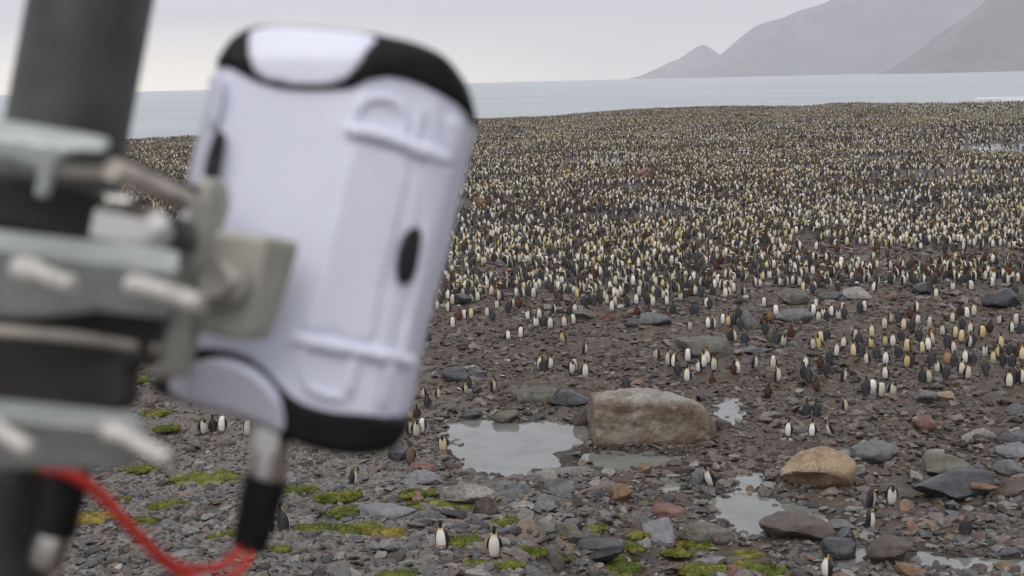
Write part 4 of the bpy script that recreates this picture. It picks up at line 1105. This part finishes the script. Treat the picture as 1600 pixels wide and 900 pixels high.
def wear(c1, c2, scale, rough=(.35, .6)):
    def f(nt, b):
        n = n_noise(nt, scale, 5, .6); nt.links.new(n_ramp(nt, n, [(.35, c1), (.65, c2)]), b.inputs['Base Color'])
        m_ = nt.nodes.new('ShaderNodeMapRange'); m_.inputs[3].default_value = rough[0]; m_.inputs[4].default_value = rough[1]
        nt.links.new(n, m_.inputs[0]); nt.links.new(m_.outputs[0], b.inputs['Roughness'])
    return f
M_white = mat('white_plastic', spec=.5, build=wear((.71, .725, .85), (.77, .785, .90), 12, (.4, .5)))
M_rub = mat('black_rubber', spec=.22, build=wear((.006, .006, .006), (.012, .011, .011), 40, (.5, .65)))
M_alu = mat('bracket_aluminium', metal=.25, build=wear((.33, .325, .275), (.40, .39, .335), 25, (.4, .6)))
M_gal = mat('galvanised_steel', metal=.35, build=wear((.33, .355, .34), (.47, .50, .49), 22, (.35, .55)))
M_pole = mat('weathered_pole', metal=.45, build=wear((.048, .05, .044), (.095, .098, .088), 14, (.35, .6)))
M_rod = mat('threaded_rod_steel', metal=.3, build=wear((.42, .395, .365), (.62, .59, .55), 60, (.3, .5)))
M_tan = mat('tarnished_rod', metal=.3, build=wear((.34, .30, .26), (.55, .50, .44), 40, (.35, .6)))
M_chrome = mat('gland_metal', (.62, .60, .57), .28, 1.0)
M_bolt = mat('bolt_steel', (.50, .48, .44), .32, .75)
M_red = mat('red_cable_sheath', spec=.5, build=wear((.42, .012, .014), (.66, .04, .015), 18, (.3, .4)))
M_slot = mat('slot_black', (.01, .01, .011), .5)
M_dark = mat('near_black', metal=.1, spec=.3, build=wear((.018, .017, .015), (.040, .036, .032), 20, (.45, .7)))

DH = 1.0
# --- mast
pb = dv(-250, 2100, 1.06)
mast = thing('mast', pb, 'dark weathered steel mast tilted at the left edge, carrying the clamps and white case', 'pole')
p_top = dv(206, -350, .98); p_mid = dv(98, 240, .985); p_low = dv(-20, 900, .99)
gz = h1(*(list(pb)[:2])); ax = (p_low - p_top).normalized(); end = p_low + ax * ((p_low.z - gz + .3) / max(-ax.z, .1))
mast.location = end; ad = 94 * .985 / F
tube('tube', [p_top, p_mid, p_low, end], ad, mast, M_pole, 48)
# --- case
case = thing('camera_housing', dv(470, 690, DH + .03), 'white weatherproof camera case with black rubber corners, tilted, out of focus', 'camera case')
def hous(px, py):
    L1 = 352 - (py - 110) * .10; R1 = 560 - (py - 190) * .215; w = 0.0
    if px < L1: w -= min((L1 - px) * DH / F * 1.4, .05)
    if px > R1: w -= (px - R1) * DH / F * .42
    R2 = R1 + 118
    if px > R2: w -= (px - R2) * DH / F * .5
    if py < 90: w -= (90 - py) * DH / F * .5
    return w
OUT = [(341,100),(350,80),(370,58),(396,46),(430,44),(500,47),(560,53),(605,61),(650,72),(690,92),(718,125),(733,155),(738,182),(728,230),(712,300),(692,390),(668,480),(648,560),(632,640),(621,672),(600,690),(560,697),(500,691),(450,678),(400,658),(340,639),(280,622),(256,612),(242,596),(243,560),(252,500),(275,370),(298,262),(314,190),(328,145)]
slab('shell', OUT, case, M_white, DH, hous, .085, 26)
def relief(name, poly, m, off, thick=.012, r=7, fn=None, **k): return slab(name, poly, case, m, DH, (fn or (lambda a, b: hous(a, b) + off)), thick, r, **k)
TB = [(338,101),(348,78),(368,55),(395,42),(430,40),(500,43),(560,49),(606,57),(652,68),(694,88),(722,121),(737,153),(742,186),(728,176),(712,163),(690,150),(650,131),(612,122),(578,126),(548,139),(500,143),(450,141),(410,132),(378,117),(358,106)]
relief('rubber_corner', TB, M_rub, .004, .05, 10)
relief('top_panel', [(391,49),(387,75),(391,103),(410,124),(450,133),(500,135),(538,127),(560,106),(574,83),(590,62),(560,51),(500,45),(430,42)], M_white, .0065, .03, 9)
BB = [(236,602),(244,585),(264,562),(300,545),(345,545),(385,556),(416,578),(440,604),(468,627),(510,641),(560,646),(600,650),(630,655),(628,686),(606,705),(560,712),(500,704),(452,687),(400,663),(340,643),(280,627),(250,616)]
relief('rubber_corner', BB, M_rub, .004, .05, 10)
relief('bottom_panel', [(264,606),(274,588),(302,567),(342,562),(386,577),(420,604),(438,634),(442,676),(400,660),(336,640),(280,623)], M_white, .0, .03, 9, fn=lambda a, b: hous(a, b) + .034 - (b - 560) * .00024)
# ribs and steps moulded in the shell
relief('rib', [(543,192),(600,202),(655,220),(706,242),(704,258),(684,256),(640,238),(596,222),(545,212)], M_white, .007, .010, 5)
relief('rib', [(556,160),(575,148),(608,147),(632,160),(640,182),(636,214),(624,210),(627,184),(618,168),(600,160),(578,162),(563,178),(556,196),(548,194)], M_white, .0035, .008, 3)
relief('rib', [(655,170),(664,172),(654,222),(645,220)], M_white, .005, .01, 3, smooth=False)
relief('rib', [(700,185),(722,196),(712,250),(700,246)], M_white, .006, .01, 4)
relief('raised_panel', [(552,224),(600,234),(640,250),(628,330),(600,440),(580,535),(520,522),(470,510),(490,430),(520,330)], M_white, .0018, .006, 4)
relief('rib', [(460,526),(480,524),(560,540),(642,556),(640,572),(560,558),(462,540)], M_white, .006, .010, 4)
relief('rib', [(466,538),(478,540),(476,575),(486,598),(506,610),(540,616),(540,628),(500,622),(474,604),(464,575)], M_white, .0035, .008, 3)
relief('rib', [(546,556),(564,560),(552,618),(536,614)], M_white, .004, .01, 3, smooth=False)
relief('rib', [(604,566),(618,568),(606,636),(594,634)], M_white, .005, .01, 3, smooth=False)
relief('rim', [(668,250),(704,262),(700,300),(655,480),(636,560),(622,556),(640,470),(662,340)], M_white, .004, .01, 6)
relief('latch_slot', [(648,355),(658,362),(655,400),(646,432),(634,444),(623,440),(619,420),(622,392),(632,366)], M_slot, .0055, .012, 4)
relief('latch_slot', [(342,204),(348,212),(344,245),(338,272),(328,278),(318,272),(324,240),(334,212)], M_slot, .012, .02, 4)
relief('side_tab', [(330,118),(348,124),(345,160),(336,196),(324,190),(326,150)], M_white, .010, .02, 4)
# gland and boot under the case
g0, g1_, g2, g3 = dv(428, 640, DH + .02), dv(424, 690, DH + .02), dv(415, 752, DH + .02), dv(389, 858, DH + .02)
gl = tube('cable_gland', [g0, g0.lerp(g2, .5), g2], [.0125, .0140, .0125], case, M_chrome, 24)
tube('gland_nut', [g0.lerp(g2, .15), g0.lerp(g2, .55)], .0155 , case, M_chrome, 6)
bp = [g2.lerp(g3, t) for t in np.linspace(-.05, 1, 15)]
tube('cable_boot', bp, [.0155 - .0030 * i / 14 + (.0008 if i % 2 else 0) for i in range(15)], case, M_rub, 24)
# --- bracket
DBk = .945
br = thing('mounting_bracket', dv(345, 560, DBk + .02), 'beige-grey metal bracket bolted between the clamps and the white case', 'bracket')
FL = [(312,282),(335,279),(348,292),(350,322),(338,362),(326,420),(308,500),(292,568),(284,588),(262,594),(243,588),(250,545),(268,460),(288,365),(300,315)]
slab('flange', FL, br, M_alu, DBk, lambda a, b: .004 - max(a - (335 - (b - 290) * .19), 0) * .0007, .02, 5)
slab('plate', [(318,362),(345,360),(400,366),(452,376),(460,386),(452,420),(436,470),(420,518),(408,530),(360,527),(318,520),(296,512),(300,480),(308,420)], br, M_alu, DBk, lambda a, b: -.006 - max(a - (416 - (b - 380) * .2), 0) * .0004, .014, 4)
bc = dv(350, 442, DBk - .002); bd = (CM.to_3x3() @ Vector((-.30, .12, .94))).normalized()
bo = tube('bolt', [bc - bd * .006, bc + bd * .003], .0165, br, M_alu, 30); tube('bolt_head', [bc + bd * .003, bc + bd * .012, bc + bd * .0135], [.0138, .0138, .0122], bo, M_bolt, 6)

# --- clamps
def clamp(label, D):
    return thing('pipe_clamp', dv(60, 450, D), label, 'clamp', 'clamps round the mast')
def rods(par, D, lst, m, nm='threaded_rod'):
    for (x0, y0, x1, y1, r_, d0, d1) in lst:
        a, b = dv(x0, y0, D + d0), dv(x1, y1, D + d1); L_ = (b - a).length; k = max(int(L_ / .0022), 4); r0 = r_ * D / F
        tube(nm, [a.lerp(b, i / k) for i in range(k + 1)], [r0 * (1.0 if i % 2 else .93) * (.8 if i == k else 1) for i in range(k + 1)], par, m, 16)
D1 = .84
c1 = clamp('topmost pale metal clamp wrapped round the mast, with a tan threaded rod', D1); c1.location = dv(100, 290, D1)
slab('band', [(-60,178),(0,186),(60,196),(120,206),(165,216),(158,236),(120,238),(92,252),(80,280),(72,306),(55,304),(58,270),(30,258),(0,252),(-60,246)], c1, M_gal, D1, lambda a, b: .01 - max(b - 215 - a * .15, 0) * .00006 - max(215 + a * .15 - b, 0) * .0004, .006, 5)
rods(c1, D1, [(60, 264, 205, 276, 12, .0, .02), (175, 264, 292, 314, 19, .0, .07)], M_tan)
rods(c1, D1, [(185, 250, 305, 300, 11, .03, .09)], M_rub, 'rubber_strip')
slab('saddle', [(150,318),(215,318),(262,336),(290,350),(286,392),(240,388),(175,378),(158,350)], c1, M_pole, D1 + .06, lambda a, b: 0, .03, 6)
slab('dark_plate', [(-60,262),(0,268),(70,280),(150,300),(160,360),(150,384),(80,372),(0,356),(-60,350)], c1, M_dark, D1 + .035, lambda a, b: 0, .015, 8)  # dark plate in front of the mast, below the band
nb_ = tube('nut', [dv(165, 352, .88), dv(232, 366, .87), dv(250, 378, .868)], [.0165, .0175, .0135], c1, M_chrome, 6)
tube('washer', [dv(160, 320, .90), dv(205, 322, .90)], .008, c1, M_bolt, 20)
def channel(par, D, top, face, dface):
    """C-section: lit upper leaf and a face turned slightly down"""
    box_px('upper_leaf', [(top[0][0], top[0][1], D + .035), (top[1][0], top[1][1], D + .035), (top[2][0], top[2][1], D), (top[3][0], top[3][1], D)], D, .002, par, M_gal, .0006)
    slab('face_plate', face, par, M_gal, D, lambda a, b: -(b - face[0][1] - (a - face[0][0]) * .15) * dface, .004, 4, smooth=False)
D2 = .80
c2 = clamp('middle galvanised channel clamp with two pale bolt ends beside the bracket', D2); c2.location = dv(140, 440, D2)
channel(c2, D2, [(-60,352),(275,392),(278,420),(-60,384)], [(-60,384),(278,420),(272,470),(262,498),(150,486),(90,494),(30,500),(-60,486)], .0003)
rods(c2, D2, [(30, 420, 62, 428, 21, .0, -.01), (50, 424, 112, 447, 16, -.008, -.03), (205, 446, 240, 452, 19, .0, -.008), (235, 450, 314, 476, 16, -.006, -.03)], M_rod, 'bolt')
rods(c2, D2, [(-60, 512, 110, 526, 10, .01, .03), (110, 526, 245, 546, 10, .03, .06)], M_tan)
slab('dark_block', [(-60,455),(60,462),(240,474),(236,540),(228,572),(200,578),(190,640),(100,645),(-60,625)], c2, M_dark, D2 + .05, lambda a, b: 0, .03, 8)  # dark block filling the gap between middle and lowest clamp
D3 = .76
c3 = clamp('lowest galvanised channel clamp with two pale bolt ends, above the red cables', D3); c3.location = dv(110, 690, D3)
channel(c3, D3, [(-60,618),(212,646),(222,672),(-60,648)], [(-60,648),(222,672),(206,730),(120,734),(0,732),(-60,728)], .0003)
rods(c3, D3, [(-40, 656, 0, 672, 19, 0, -.008), (-10, 668, 50, 706, 16, -.006, -.03), (170, 672, 196, 682, 19, 0, -.008), (190, 680, 262, 718, 14, -.006, -.03)], M_rod, 'bolt')
# --- sleeve and plug low on the mast
sl = thing('cable_sleeve', dv(100, 790, .93), 'black sleeve with a pale metal plug hanging beside the mast, bottom left', 'cable plug')
tube('sleeve', [dv(112, 715, .93), dv(104, 760, .93), dv(88, 835, .93)], [.0140, .0135, .0125], sl, M_rub, 20)
tube('plug', [dv(86, 832, .93), dv(74, 868, .93), dv(66, 884, .93)], [.0115, .0125, .010], sl, M_chrome, 6)
# --- red cables
def cable(pts, label, r_=.0033):
    P = catmull(pts, 8, False); o = thing('red_cable', dv(pts[0][0], pts[0][1], pts[0][2]), label, 'cable', 'red cables hanging from the white case')
    t = tube('sheath', [dv(a, b, d) for a, b, d in P], r_ * .88, o, M_red, 14); return o
cable([(379,846,DH+.02),(366,868,1.0),(340,886,.99),(305,889,.975),(268,878,.96),(232,850,.94),(196,812,.92),(160,772,.90),(122,742,.88),(92,730,.87),(60,722,.87)], 'upper red cable looping from the black cable boot back up to the mast')
cable([(395,850,DH+.02),(384,878,1.0),(360,902,.99),(325,912,.975),(285,898,.96),(248,872,.94),(212,836,.92),(172,792,.90),(132,756,.88),(98,738,.87),(60,732,.87)], 'lower red cable, dipping to the bottom edge of the picture below its twin')

# ------------------------------------------------------------------ sea air
HZ = bpy.data.materials.new('sea_air'); HZ.use_nodes = True; hn = HZ.node_tree
for n in list(hn.nodes): hn.nodes.remove(n)
ho = hn.nodes.new('ShaderNodeOutputMaterial'); pv = hn.nodes.new('ShaderNodeVolumePrincipled')
pv.inputs['Color'].default_value = (.93, .93, .99, 1); pv.inputs['Density'].default_value = 0.9e-4; pv.inputs['Anisotropy'].default_value = 0.0
hn.links.new(pv.outputs[0], ho.inputs['Volume'])
bm = bmesh.new(); bmesh.ops.create_cube(bm, size=1)
for v in bm.verts: v.co = Vector((v.co.x * 31000, v.co.y * 31000, -7.5 if v.co.z < 0 else 1900))
me = bpy.data.meshes.new('haze'); bm.to_mesh(me); bm.free(); me.materials.append(HZ)
props(link('haze', me), kind='stuff')
